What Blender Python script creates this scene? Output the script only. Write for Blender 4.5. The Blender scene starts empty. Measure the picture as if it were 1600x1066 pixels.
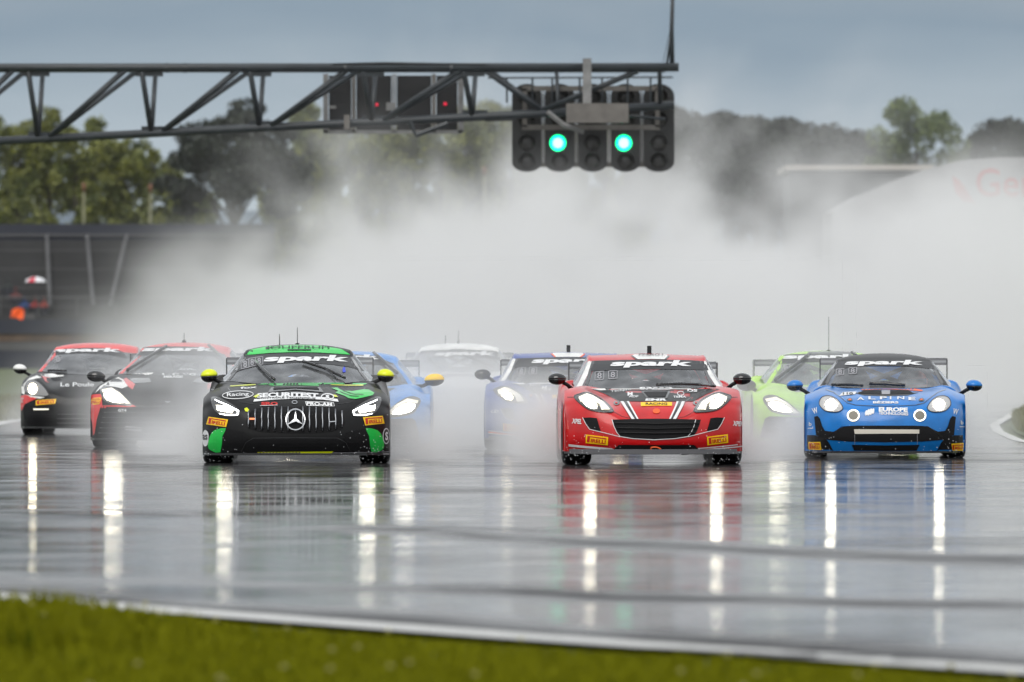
import bpy, bmesh, math, random
import numpy as np
from mathutils import Vector, Matrix
from mathutils.bvhtree import BVHTree
from mathutils.geometry import delaunay_2d_cdt

S = bpy.context.scene
COL = S.collection
R = math.radians
random.seed(7)
rng = np.random.default_rng(7)

# ------------------------------------------------------------------ camera
F = 14700.0          # focal length in photo pixels (1600 wide)
HC = 1.3             # camera height
HY = 532.0           # horizon row in the photo
cam_d = bpy.data.cameras.new('camera')
cam = bpy.data.objects.new('camera', cam_d); COL.objects.link(cam)
cam.location = (0, 0, HC)
cam.rotation_euler = (R(90) - math.atan((533 - HY) / F), 0, 0)
cam_d.sensor_width = 36.0
cam_d.lens = 36.0 * F / 1600.0
cam_d.clip_start = 1.0
cam_d.clip_end = 20000
cam_d.dof.use_dof = True
cam_d.dof.focus_distance = 99.5
cam_d.dof.aperture_fstop = 4.6
S.camera = cam

# ------------------------------------------------------------------ world and sun (overcast, rain)
SUN_EL, SUN_AZ = R(48), R(200)
w = bpy.data.worlds.new('World'); S.world = w; w.use_nodes = True
nt = w.node_tree; nt.nodes.clear()
def N(t, **k):
    n = nt.nodes.new(t)
    for a, b in k.items(): setattr(n, a, b)
    return n
out = N('ShaderNodeOutputWorld'); bg = N('ShaderNodeBackground')
sky = N('ShaderNodeTexSky', sky_type='NISHITA'); sky.sun_disc = False
sky.sun_elevation = SUN_EL; sky.sun_rotation = SUN_AZ
sky.air_density = 2.0; sky.dust_density = 5.0
skyb = N('ShaderNodeVectorMath', operation='SCALE'); skyb.inputs['Scale'].default_value = 0.08
nt.links.new(sky.outputs[0], skyb.inputs[0])
tc = N('ShaderNodeTexCoord'); sep = N('ShaderNodeSeparateXYZ')
nt.links.new(tc.outputs['Generated'], sep.inputs[0])
# rain cloud deck: pale at the horizon, slate blue just above it, mottled overhead
ramp = N('ShaderNodeValToRGB')
mr = N('ShaderNodeMapRange'); mr.inputs['From Min'].default_value = -0.004; mr.inputs['From Max'].default_value = 0.12
noi = N('ShaderNodeTexNoise'); noi.inputs['Scale'].default_value = 3.0; noi.inputs['Detail'].default_value = 5
mp = N('ShaderNodeMapping'); mp.inputs['Scale'].default_value = (5, 5, 26)
nt.links.new(tc.outputs['Generated'], mp.inputs[0]); nt.links.new(mp.outputs[0], noi.inputs['Vector'])
ad = N('ShaderNodeMath', operation='MULTIPLY_ADD'); ad.inputs[1].default_value = 0.024
nt.links.new(noi.outputs[0], ad.inputs[0]); nt.links.new(sep.outputs['Z'], ad.inputs[2])
sb = N('ShaderNodeMath', operation='SUBTRACT'); sb.inputs[1].default_value = 0.012
nt.links.new(ad.outputs[0], sb.inputs[0]); nt.links.new(sb.outputs[0], mr.inputs[0])
nt.links.new(mr.outputs[0], ramp.inputs[0])
el = ramp.color_ramp.elements
el[0].position = 0.0; el[0].color = (.62, .66, .69, 1)
el[1].position = 1.0; el[1].color = (.92, .95, .98, 1)
for p_, c_ in ((.10, (.53, .60, .65, 1)), (.19, (.44, .52, .585, 1)), (.30, (.275, .36, .445, 1)), (.42, (.42, .46, .50, 1)), (.60, (.74, .77, .80, 1))):
    e = el.new(p_); e.color = c_
mix = N('ShaderNodeMix', data_type='RGBA'); mix.inputs['Factor'].default_value = 0.12
nt.links.new(ramp.outputs[0], mix.inputs['A']); nt.links.new(skyb.outputs[0], mix.inputs['B'])
bg.inputs['Strength'].default_value = 0.95
nt.links.new(mix.outputs['Result'], bg.inputs[0]); nt.links.new(bg.outputs[0], out.inputs[0])

sd = bpy.data.lights.new('sun', 'SUN'); sun = bpy.data.objects.new('sun', sd); COL.objects.link(sun)
sd.energy = 1.5; sd.angle = R(40); sd.color = (1.0, .97, .93)
dv = Vector((math.sin(SUN_AZ) * math.cos(SUN_EL), math.cos(SUN_AZ) * math.cos(SUN_EL), math.sin(SUN_EL)))
sun.rotation_euler = dv.to_track_quat('Z', 'Y').to_euler()

vs = S.view_settings
vs.view_transform = 'Standard'; vs.look = 'None'; vs.exposure = 0.17; vs.gamma = 1.0
cy = S.cycles
cy.use_denoising = True
cy.max_bounces = 10; cy.diffuse_bounces = 2; cy.glossy_bounces = 3; cy.transmission_bounces = 4
cy.transparent_max_bounces = 10; cy.volume_bounces = 6
cy.volume_step_rate = 20.0; cy.volume_max_steps = 160
cy.sample_clamp_indirect = 16.0; cy.sample_clamp_direct = 18.0
cy.use_adaptive_sampling = True; cy.adaptive_threshold = 0.03
cy.caustics_reflective = False; cy.caustics_refractive = False

# ------------------------------------------------------------------ helpers
def tag(o, label=None, cat=None, group=None, kind=None):
    if label: o['label'] = label
    if cat: o['category'] = cat
    if group: o['group'] = group
    if kind: o['kind'] = kind
    return o

def empty(name, loc=(0, 0, 0), rz=0.0):
    o = bpy.data.objects.new(name, None); COL.objects.link(o)
    o.location = loc; o.rotation_euler = (0, 0, rz)
    return o

def mesh(name, V, Fc, mat, parent=None, smooth=False, mats=None, fm=None):
    me = bpy.data.meshes.new(name)
    me.from_pydata([tuple(map(float, v)) for v in V], [], [tuple(map(int, f)) for f in Fc])
    for m in (mats or [mat]):
        me.materials.append(m)
    if fm is not None: me.polygons.foreach_set('material_index', [int(i) for i in fm])
    if smooth: me.polygons.foreach_set('use_smooth', [True] * len(me.polygons))
    me.update()
    o = bpy.data.objects.new(name, me); COL.objects.link(o)
    if parent: o.parent = parent
    return o

class MB:
    def __init__(s): s.V = []; s.F = []
    def add(s, V, Fc):
        n = len(s.V); s.V += [tuple(v) for v in V]; s.F += [tuple(i + n for i in f) for f in Fc]; return s
    def box(s, c, d, rot=None):
        x, y, z = [q / 2 for q in d]
        v = [Vector((a * x, b * y, e * z)) for a in (-1, 1) for b in (-1, 1) for e in (-1, 1)]
        if rot is not None: v = [rot @ q for q in v]
        v = [q + Vector(c) for q in v]
        return s.add(v, [(0, 1, 3, 2), (4, 6, 7, 5), (0, 4, 5, 1), (2, 3, 7, 6), (0, 2, 6, 4), (1, 5, 7, 3)])
    def tube(s, pts, r, n=8, caps=True):
        pts = [Vector(p) for p in pts]; rr = r if isinstance(r, (list, tuple)) else [r] * len(pts)
        V = []
        for i, p in enumerate(pts):
            d = (pts[min(i + 1, len(pts) - 1)] - pts[max(i - 1, 0)])
            if d.length < 1e-9: d = Vector((0, 0, 1))
            d.normalize()
            a = d.cross(Vector((0, 0, 1)) if abs(d.z) < .95 else Vector((1, 0, 0))).normalized(); b = d.cross(a)
            for k in range(n):
                t = 2 * math.pi * k / n; V.append(p + (a * math.cos(t) + b * math.sin(t)) * rr[i])
        Fc = [(i * n + k, i * n + (k + 1) % n, (i + 1) * n + (k + 1) % n, (i + 1) * n + k) for i in range(len(pts) - 1) for k in range(n)]
        if caps: Fc += [tuple(range(n))[::-1], tuple((len(pts) - 1) * n + k for k in range(n))]
        return s.add(V, Fc)
    def lathe(s, prof, c=(0, 0, 0), axis='X', n=28, closed=False):
        V = []
        for (a, r) in prof:
            for k in range(n):
                t = 2 * math.pi * k / n; u, v = r * math.cos(t), r * math.sin(t)
                p = {'X': (a, u, v), 'Y': (u, a, v), 'Z': (u, v, a)}[axis]
                V.append((p[0] + c[0], p[1] + c[1], p[2] + c[2]))
        m = len(prof); Fc = []
        for i in range(m if closed else m - 1):
            j = (i + 1) % m
            Fc += [(i * n + k, i * n + (k + 1) % n, j * n + (k + 1) % n, j * n + k) for k in range(n)]
        return s.add(V, Fc)
    def ball(s, c, r, n=16, m=10, zlo=-1.0, zhi=1.0, shear=0.0):
        rx, ry, rz = r if isinstance(r, (tuple, list)) else (r,) * 3
        V = []
        a0, a1 = math.asin(zlo), math.asin(zhi)
        for i in range(m + 1):
            a = a0 + (a1 - a0) * i / m
            for k in range(n):
                t = 2 * math.pi * k / n
                V.append((c[0] + rx * math.cos(a) * math.cos(t), c[1] + ry * math.cos(a) * math.sin(t), c[2] + rz * math.sin(a) + shear * rx * math.cos(a) * math.cos(t)))
        Fc = [(i * n + k, i * n + (k + 1) % n, (i + 1) * n + (k + 1) % n, (i + 1) * n + k) for i in range(m) for k in range(n)]
        Fc += [tuple(range(n))[::-1], tuple(m * n + k for k in range(n))]
        return s.add(V, Fc)
    def build(s, name, mat, parent=None, smooth=False): return mesh(name, s.V, s.F, mat, parent, smooth)

MATS = {}
def mat(name, col, rough=.5, metal=0.0, coat=0.0, emit=None, es=0.0, spec=.5, noise=None, bump=None, alpha=1.0, coatr=.06):
    """noise=(scale, amount): brightness mottling; bump=(scale, strength, distance)."""
    if name in MATS: return MATS[name]
    m = bpy.data.materials.new(name); m.use_nodes = True
    t = m.node_tree; b = t.nodes['Principled BSDF']
    b.inputs['Base Color'].default_value = (*col, 1); b.inputs['Roughness'].default_value = rough
    b.inputs['Metallic'].default_value = metal; b.inputs['Coat Weight'].default_value = coat
    b.inputs['Coat Roughness'].default_value = coatr; b.inputs['Specular IOR Level'].default_value = spec
    b.inputs['Alpha'].default_value = alpha
    if emit: b.inputs['Emission Color'].default_value = (*emit, 1); b.inputs['Emission Strength'].default_value = es; m.cycles.emission_sampling = 'NONE'
    if noise or bump:
        c = t.nodes.new('ShaderNodeTexCoord')
    if noise:
        n = t.nodes.new('ShaderNodeTexNoise'); n.inputs['Scale'].default_value = noise[0]; n.inputs['Detail'].default_value = 6
        t.links.new(c.outputs['Object'], n.inputs['Vector'])
        r = t.nodes.new('ShaderNodeMapRange'); r.inputs['From Min'].default_value = .3; r.inputs['From Max'].default_value = .7
        r.inputs['To Min'].default_value = 1 - noise[1]; r.inputs['To Max'].default_value = 1 + noise[1]
        t.links.new(n.outputs[0], r.inputs[0])
        mx = t.nodes.new('ShaderNodeVectorMath'); mx.operation = 'SCALE'; mx.inputs[0].default_value = col
        t.links.new(r.outputs[0], mx.inputs['Scale']); t.links.new(mx.outputs[0], b.inputs['Base Color'])
    if bump:
        n2 = t.nodes.new('ShaderNodeTexNoise'); n2.inputs['Scale'].default_value = bump[0]; n2.inputs['Detail'].default_value = 3
        t.links.new(c.outputs['Object'], n2.inputs['Vector'])
        bp = t.nodes.new('ShaderNodeBump'); bp.inputs['Strength'].default_value = bump[1]; bp.inputs['Distance'].default_value = bump[2]
        t.links.new(n2.outputs[0], bp.inputs['Height']); t.links.new(bp.outputs[0], b.inputs['Normal'])
        if coat: t.links.new(bp.outputs[0], b.inputs['Coat Normal'])
    MATS[name] = m
    return m

def lin(r, g, b):
    f = lambda c: (c / 255 / 12.92) if c <= 10 else ((c / 255 + .055) / 1.055) ** 2.4
    return (f(r), f(g), f(b))

def paint(name, rgb, rough=.32):   # wet racing paint: colour coat, clear coat, water beads
    if max(rgb) < 30: return mat(name, (.0055, .0055, .006), .42, coat=.12, spec=.22, noise=(9, .1), bump=(160, .06, .003), coatr=.12)
    return mat(name, lin(*rgb), rough, coat=.4, noise=(5, .16), bump=(75, .14, .004), coatr=.10, spec=.35)

def at(px, py, D):                  # photo pixel at distance D
    return Vector(((px - 800) / F * D, D, HC - (py - HY) / F * D))

def cr(P, n):                       # Catmull-Rom along axis 0
    P = np.asarray(P, float); k = len(P)
    E = np.concatenate([[2 * P[0] - P[1]], P, [2 * P[-1] - P[-2]]])
    o = []
    for i in range(k - 1):
        a, b, c, d = E[i], E[i + 1], E[i + 2], E[i + 3]
        for j in range(n):
            t = j / n
            o.append(.5 * ((2 * b) + (c - a) * t + (2 * a - 5 * b + 4 * c - d) * t * t + (3 * b - a - 3 * c + d) * t ** 3))
    o.append(P[-1]); return np.array(o)

def grid_faces(nr, nc): return [(i * nc + j, i * nc + j + 1, (i + 1) * nc + j + 1, (i + 1) * nc + j) for i in range(nr - 1) for j in range(nc - 1)]

_txt = {}
def text_geo(s, bold=.0):
    if (s, bold) in _txt: return _txt[(s, bold)]
    c = bpy.data.curves.new('t', 'FONT'); c.body = s; c.size = 1; c.offset = bold; c.resolution_u = 3; c.fill_mode = 'FRONT'
    o = bpy.data.objects.new('t', c); COL.objects.link(o)
    dg = bpy.context.evaluated_depsgraph_get(); dg.update()
    me = bpy.data.meshes.new_from_object(o.evaluated_get(dg))
    V = np.array([(v.co.x, v.co.y) for v in me.vertices]); Fc = [tuple(p.vertices) for p in me.polygons]
    bpy.data.objects.remove(o); bpy.data.curves.remove(c); bpy.data.meshes.remove(me)
    lo, hi = V.min(0), V.max(0)
    _txt[(s, bold)] = ((V - lo) / (hi - lo), Fc); return _txt[(s, bold)]

def resample(poly, step):
    o = []
    for i in range(len(poly)):
        a, b = np.array(poly[i], float), np.array(poly[(i + 1) % len(poly)], float)
        k = max(1, int(np.linalg.norm(b - a) / step)); o += [tuple(a + (b - a) * j / k) for j in range(k)]
    return o

def smoothpoly(poly, n=4):
    P = np.array(poly, float); k = len(P); o = []
    for i in range(k):
        a, b, c, d = P[i - 1], P[i], P[(i + 1) % k], P[(i + 2) % k]
        for j in range(n):
            t = j / n; o.append(tuple(.5 * ((2 * b) + (c - a) * t + (2 * a - 5 * b + 4 * c - d) * t * t + (3 * b - a - 3 * c + d) * t ** 3)))
    return o

def ellipse(c, rx, ry, n=20, rot=0):
    return [(c[0] + rx * math.cos(t) * math.cos(rot) - ry * math.sin(t) * math.sin(rot), c[1] + rx * math.cos(t) * math.sin(rot) + ry * math.sin(t) * math.cos(rot)) for t in [2 * math.pi * k / n for k in range(n)]]

# ------------------------------------------------------------------ common materials
RUB = mat('tyre_rubber', (.012, .012, .013), .45, noise=(30, .2), bump=(90, .2, .004))
RIM = mat('dark_alloy', (.05, .05, .055), .3, metal=.9)
BLK = mat('black_plastic', (.007, .007, .008), .42, spec=.3, bump=(120, .1, .003))
GLB = mat('gloss_black', (.008, .008, .009), .15, coat=.5)
CARB = mat('carbon_panel', (.018, .018, .02), .3, coat=.4)
MESHG = mat('grille_mesh', (.006, .006, .007), .6, spec=.2, bump=(260, .8, .006))
CHR = mat('bright_metal', (.55, .56, .58), .22, metal=1.0)
WHT = mat('white_vinyl', (.72, .73, .74), .4)
YEL = mat('yellow_vinyl', lin(250, 200, 10), .4)
REDV = mat('red_vinyl', lin(190, 30, 25), .4)
ORG = mat('orange_vinyl', lin(235, 95, 35), .45)
GRYV = mat('grey_vinyl', lin(150, 150, 155), .5)
DGRY = mat('dark_grey_vinyl', lin(70, 72, 76), .45)
BAN = mat('banner_black', lin(36, 37, 40), .42)
INT = mat('interior_black', (.015, .015, .017), .8)
CAGE = mat('roll_cage', (.12, .12, .125), .5)
HOUS = mat('lamp_housing', (.10, .10, .10), .18, metal=.6, coat=.6)
LAMP = mat('headlamp_lit', (1, 1, 1), .3, emit=(1.0, .93, .74), es=30)
LAMPW = mat('headlamp_warm', (1, 1, 1), .3, emit=(1.0, .88, .62), es=20)
LAMPB = mat('headlamp_glare', (1, 1, 1), .3, emit=(1.0, .93, .74), es=40)
LAMPS = mat('headlamp_soft', (.5, .49, .44), .3, coat=.4, emit=(1.0, .93, .74), es=.85)
DRL = mat('running_light', (1, 1, 1), .3, emit=(.95, .97, 1.0), es=5)

def glass_mat():
    m = bpy.data.materials.new('wet_windscreen_glass'); m.use_nodes = True; t = m.node_tree; t.nodes.clear()
    o = t.nodes.new('ShaderNodeOutputMaterial'); a = t.nodes.new('ShaderNodeBsdfTransparent'); g = t.nodes.new('ShaderNodeBsdfGlossy')
    a.inputs[0].default_value = (.84, .86, .88, 1); g.inputs['Roughness'].default_value = .07; g.inputs[0].default_value = (.95, .97, 1, 1)
    d = t.nodes.new('ShaderNodeBsdfDiffuse'); d.inputs[0].default_value = (.62, .64, .66, 1)   # film of fine droplets
    f = t.nodes.new('ShaderNodeFresnel'); f.inputs[0].default_value = 1.5
    c = t.nodes.new('ShaderNodeTexCoord'); n = t.nodes.new('ShaderNodeTexNoise'); n.inputs['Scale'].default_value = 3.5; n.inputs['Detail'].default_value = 8
    t.links.new(c.outputs['Object'], n.inputs['Vector'])
    r = t.nodes.new('ShaderNodeMapRange'); r.inputs['From Min'].default_value = .35; r.inputs['From Max'].default_value = .75; r.inputs['To Min'].default_value = .06; r.inputs['To Max'].default_value = .32
    t.links.new(n.outputs[0], r.inputs[0])
    m1 = t.nodes.new('ShaderNodeMixShader'); m2 = t.nodes.new('ShaderNodeMixShader')
    t.links.new(r.outputs[0], m1.inputs[0]); t.links.new(a.outputs[0], m1.inputs[1]); t.links.new(d.outputs[0], m1.inputs[2])
    t.links.new(f.outputs[0], m2.inputs[0]); t.links.new(m1.outputs[0], m2.inputs[1]); t.links.new(g.outputs[0], m2.inputs[2])
    t.links.new(m2.outputs[0], o.inputs[0]); return m
GLASS = glass_mat()

# ------------------------------------------------------------------ track, ground
LE = [(26, 8.0), (30, 5.0), (33, 3.55), (36.9, 1.76), (41, -.15), (45.2, -1.92), (50, -3.7), (60, -5.9), (75, -7.4), (100, -8.1), (150, -8.15), (200, -7.5), (300, 2), (420, 25)]
RE = [(26, 30), (45, 16), (60, 11), (80, 7.6), (100, 6.6), (121.7, 6.62), (132.7, 6.94), (143.7, 7.44), (170, 9.2), (220, 15), (300, 26), (420, 55)]
LED, LEX = zip(*LE); RED, REX = zip(*RE)
lex = lambda d: float(np.interp(d, LED, LEX)); rex = lambda d: float(np.interp(d, RED, REX))

def wet_asphalt():
    m = bpy.data.materials.new('wet_asphalt'); m.use_nodes = True; t = m.node_tree; b = t.nodes['Principled BSDF']
    c = t.nodes.new('ShaderNodeTexCoord')
    def noise(scale, det, sc=(1, 1, 1)):
        mp = t.nodes.new('ShaderNodeMapping'); mp.inputs['Scale'].default_value = sc
        n = t.nodes.new('ShaderNodeTexNoise'); n.inputs['Scale'].default_value = scale; n.inputs['Detail'].default_value = det
        t.links.new(c.outputs['Object'], mp.inputs[0]); t.links.new(mp.outputs[0], n.inputs['Vector']); return n
    n1 = noise(.9, 9, (1, .8, 1)); n2 = noise(60, 4)
    r = t.nodes.new('ShaderNodeMapRange'); r.inputs['From Min'].default_value = .35; r.inputs['From Max'].default_value = .68
    r.inputs['To Min'].default_value = .060; r.inputs['To Max'].default_value = .155
    t.links.new(n1.outputs[0], r.inputs[0])
    da = t.nodes.new('ShaderNodeAttribute'); da.attribute_name = 'dark_reflection'
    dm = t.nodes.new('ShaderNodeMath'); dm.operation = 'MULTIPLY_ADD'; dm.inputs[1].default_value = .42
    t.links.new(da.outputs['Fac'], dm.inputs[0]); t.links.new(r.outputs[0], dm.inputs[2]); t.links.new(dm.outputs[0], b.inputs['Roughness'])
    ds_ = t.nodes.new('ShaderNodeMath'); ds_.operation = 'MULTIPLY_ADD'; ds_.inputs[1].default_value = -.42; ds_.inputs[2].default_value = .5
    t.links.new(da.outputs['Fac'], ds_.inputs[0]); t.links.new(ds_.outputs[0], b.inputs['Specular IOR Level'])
    cr_ = t.nodes.new('ShaderNodeValToRGB'); cr_.color_ramp.elements[0].color = (.022, .022, .024, 1); cr_.color_ramp.elements[1].color = (.06, .06, .062, 1)
    t.links.new(n2.outputs[0], cr_.inputs[0]); t.links.new(cr_.outputs[0], b.inputs['Base Color'])
    b.inputs['IOR'].default_value = 1.36
    # dark reflections in the wet surface, painted as dark diffuse bands and patches
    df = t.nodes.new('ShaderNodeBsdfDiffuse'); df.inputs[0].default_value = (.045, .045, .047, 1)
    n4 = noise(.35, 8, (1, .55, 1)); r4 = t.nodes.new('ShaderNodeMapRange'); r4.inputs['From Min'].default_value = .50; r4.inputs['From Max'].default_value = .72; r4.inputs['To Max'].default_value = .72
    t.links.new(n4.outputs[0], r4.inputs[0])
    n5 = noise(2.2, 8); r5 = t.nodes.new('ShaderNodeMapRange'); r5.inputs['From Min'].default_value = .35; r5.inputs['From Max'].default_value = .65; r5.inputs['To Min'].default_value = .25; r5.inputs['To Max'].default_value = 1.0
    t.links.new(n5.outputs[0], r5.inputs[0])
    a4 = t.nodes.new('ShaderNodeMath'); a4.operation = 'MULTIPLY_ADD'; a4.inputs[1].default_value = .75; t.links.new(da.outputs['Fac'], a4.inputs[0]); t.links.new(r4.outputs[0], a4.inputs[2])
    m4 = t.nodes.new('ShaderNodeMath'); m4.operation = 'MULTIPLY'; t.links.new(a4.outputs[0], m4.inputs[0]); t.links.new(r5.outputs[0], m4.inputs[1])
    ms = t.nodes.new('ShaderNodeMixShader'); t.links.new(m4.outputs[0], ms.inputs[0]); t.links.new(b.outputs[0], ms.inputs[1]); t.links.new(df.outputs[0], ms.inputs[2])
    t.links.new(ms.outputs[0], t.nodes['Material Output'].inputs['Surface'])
    n3 = noise(3.5, 3); bp = t.nodes.new('ShaderNodeBump'); bp.inputs['Strength'].default_value = 1.0; bp.inputs['Distance'].default_value = .0011
    t.links.new(n3.outputs[0], bp.inputs['Height']); t.links.new(bp.outputs[0], b.inputs['Normal'])
    return m
ds = np.concatenate([np.arange(26, 130, .35), np.arange(130, 420, 3.0)])
NX = 41
prof = np.random.default_rng(3)
kn = np.arange(20, 430, 2.2); kv = prof.normal(0, 1, len(kn)) * .0022
def bands(x, d):      # distance across two painted dark reflection bands lying aslant the track
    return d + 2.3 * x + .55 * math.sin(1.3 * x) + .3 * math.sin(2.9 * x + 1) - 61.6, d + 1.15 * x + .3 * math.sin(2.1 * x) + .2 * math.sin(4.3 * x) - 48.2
V = []
for d in ds:
    a, b = lex(d), rex(d)
    for j in range(NX):
        x = a + (b - a) * j / (NX - 1)
        dd = d + .9 * x + .6 * math.sin(x * .5)          # seams and swells of the surface run aslant the track
        e1, e2 = bands(x, d)
        V.append((x, d, float(np.interp(dd, kn, kv)) + .006 + .007 * math.exp(-((e1 - 1.2) / 1.6) ** 2) + .006 * math.exp(-((e2 - 1.0) / 1.2) ** 2)))
# smooth the swell profile
Vz = np.array([v[2] for v in V]).reshape(len(ds), NX)
for _ in range(6):
    Vz[1:-1] = (Vz[:-2] + 2 * Vz[1:-1] + Vz[2:]) / 4
V = [(v[0], v[1], float(z)) for v, z in zip(V, Vz.ravel())]
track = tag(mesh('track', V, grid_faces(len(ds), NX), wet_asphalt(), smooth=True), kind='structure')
at_ = track.data.attributes.new('dark_reflection', 'FLOAT', 'POINT')      # mask for the dark reflection bands painted into the track colour
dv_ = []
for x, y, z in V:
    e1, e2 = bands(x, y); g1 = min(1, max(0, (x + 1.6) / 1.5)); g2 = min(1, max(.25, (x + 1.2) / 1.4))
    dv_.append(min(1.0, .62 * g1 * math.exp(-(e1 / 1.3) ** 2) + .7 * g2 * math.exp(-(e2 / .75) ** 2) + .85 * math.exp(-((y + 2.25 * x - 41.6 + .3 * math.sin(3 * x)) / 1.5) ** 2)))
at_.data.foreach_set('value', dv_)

def grass_mat():
    m = bpy.data.materials.new('meadow_soil'); m.use_nodes = True; t = m.node_tree; b = t.nodes['Principled BSDF']
    c = t.nodes.new('ShaderNodeTexCoord'); n = t.nodes.new('ShaderNodeTexNoise'); n.inputs['Scale'].default_value = 1.2; n.inputs['Detail'].default_value = 8
    t.links.new(c.outputs['Object'], n.inputs['Vector'])
    r = t.nodes.new('ShaderNodeValToRGB'); r.color_ramp.elements[0].position = .3; r.color_ramp.elements[1].position = .7
    r.color_ramp.elements[0].color = (.025, .045, .008, 1); r.color_ramp.elements[1].color = (.09, .11, .02, 1)
    t.links.new(n.outputs[0], r.inputs[0]); t.links.new(r.outputs[0], b.inputs['Base Color']); b.inputs['Roughness'].default_value = .8
    return m
SOIL = grass_mat()
gx = [-2500, -400, -60, -20, 0, 20, 60, 400, 2500]; gy = [-50, 0, 30, 100, 200, 400, 800, 2000, 4000]
tag(mesh('ground', [(x, y, -.02) for y in gy for x in gx], grid_faces(len(gy), len(gx)), SOIL), kind='structure')
# painted edge lines
LINE = mat('white_road_paint', (.5, .5, .48), .35, noise=(6, .15))
def edge_line(ed, f, d0, d1, side, wd):
    D = np.arange(d0, d1, .5); V = []
    for i, d in enumerate(D):
        t = Vector((f(d + .3) - f(d - .3), .6, 0)).normalized(); nrm = Vector((t.y, -t.x, 0)) * side
        p = Vector((f(d), d, .012)); V += [p, p + nrm * wd]
    return mesh('track_edge_line', V, [(2 * i, 2 * i + 1, 2 * i + 3, 2 * i + 2) for i in range(len(D) - 1)], LINE)
tag(edge_line(LE, lex, 28, 200, 1, .34), kind='structure')
tag(edge_line(RE, rex, 90, 200, -1, .15), kind='structure')
#@@CARS
# ------------------------------------------------------------------ race cars
# car frame: x to the picture's right, y rearward, z up; origin on the ground under the front axle
XS = [0, .28, .52, .76, .92, .99, 1.0]
def body_cage(p):
    W, Lf, wb, Lr = p['W'], p['Lf'], p['wb'], p['Lr']
    zb, zn, zo, zf, zc, zk = p['zb'], p['zn'], p['zo'], p['zf'], p['zc'], p['zk']
    zd, zr = p['zd'], p['zr']; yc = p['yc']; hb = p.get('hb', .0)
    rec = [0, .015, .06, .17, .33, .50, Lf - .40]
    arch = .30
    XS = list(globals()['XS']); XS[4] = p.get('xs4', XS[4])
    rows = []
    for f, yo in ((0, .05), (.25, 0), (.52, .0), (.8, .03)):
        zs = [zb + ((zn if c < 2 else zn + (zo - zn) * min(1, (c - 1) / 2)) - zb) * f for c in range(7)]
        zs[6] = zb + (.52 - zb) * f; zs[5] = zb + (zo - .04 - zb) * f
        rows.append([(XS[c] * W * (1 if c < 5 else p.get('wl', 1)), -Lf + rec[c] + yo * (1 if c < 5 else 0), zs[c]) for c in range(7)])
    def row(ys, zs, xs=XS): xs = list(xs); xs[4] = max(xs[4], p.get('xs4', 0) - .01) if xs[4] > .9 else xs[4]; rows.append([(xs[c] * W, ys[c], zs[c]) for c in range(7)])
    y4 = [-Lf + r_ + .10 for r_ in rec]; y4[6] = -.37; y4[5] = -Lf + rec[5] + .04
    row(y4, [zn, zn, zn + (zo - zn) * .6, zo, zo - .015, zo - .05, .535])
    h = lambda t: zn + (zc - zn) * (1 - (1 - t) ** 1.7) + hb * math.sin(math.pi * t)
    zv = p.get('zv', 0.0)
    row([-Lf + .36, -Lf + .36, -Lf + .38, -Lf + .44, -Lf + .52, -.35, -.33], [h(.32), h(.32), h(.34) + zv * .5, zo + .62 * (zf - zo), zo + .45 * (zf - zo) - .02, zo + .03, .575])
    row([-.06] * 5 + [-.02, 0], [h(.66), h(.66), h(.66) + zv, zf, zf - p.get('sd', .045), max(.70, zf - p.get('sd', .045) - .055), p.get('za', .675)])
    row([.26] * 5 + [.26, .26], [h(.85), h(.85), h(.85) + zv, zf + .3 * (zk - zf), zf - .05 + .2 * (zk - zf), max(.66, zf - .14), .585])
    row([.45] * 5 + [.42, .37], [h(.95), h(.95), h(.95), zf + .7 * (zk - zf), zf - .07, .58, .36], [0, .28, .52, .75, .91, .985, .995])
    row([yc] * 5 + [.6, .46], [zc, zc, zc + .002, zk, zk - .06, .5, .15], [0, .28, .52, .74, .90, .975, .975])
    row([1.35] * 7, [zc - .03, zc - .03, zc - .03, zk, zk - .06, .48, .13], [0, .28, .52, .74, .885, .965, .965])
    row([wb - .5] * 5 + [wb - .5, wb - .45], [zc - .03, zc - .03, zc - .02, zk + .02, zk - .04, .5, .16], [0, .28, .52, .75, .92, .985, .985])
    row([wb - .37] * 6 + [wb - .365], [zc - .02] * 3 + [zr - .01, zr - .05, .6, .37], [0, .28, .52, .76, .94, .995, 1.0])
    row([wb - .2] * 5 + [wb - .22, wb - .25], [zd] * 3 + [zr, zr - .04, .68, .59])
    row([wb] * 7, [zd, zd, zd, zr, zr - .04, .74, p.get('za', .675)])
    row([wb + .25] * 7, [zd] * 3 + [zr - .01, zr - .06, .68, .59])
    row([wb + .4] * 5 + [wb + .4, wb + .37], [zd - .01] * 3 + [zr - .04, zr - .09, .6, .38], [0, .28, .52, .75, .91, .98, .99])
    row([wb + Lr - .12 - .1 * i * i / 16 for i in range(5)] + [wb + .5, wb + .44], [zd - .02] * 3 + [zd - .04, zd - .1, .55, .3], [0, .28, .52, .73, .88, .95, .97])
    row([wb + Lr - .1 * i * i / 16 for i in range(5)] + [wb + .6, wb + .48], [.62] * 4 + [.58, .5, .27], [0, .28, .52, .73, .86, .93, .95])
    row([wb + Lr - .06 - .1 * i * i / 16 for i in range(5)] + [wb + .62, wb + .5], [.25] * 5 + [.25, .24], [0, .28, .52, .73, .86, .92, .94])
    return rows

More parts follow.
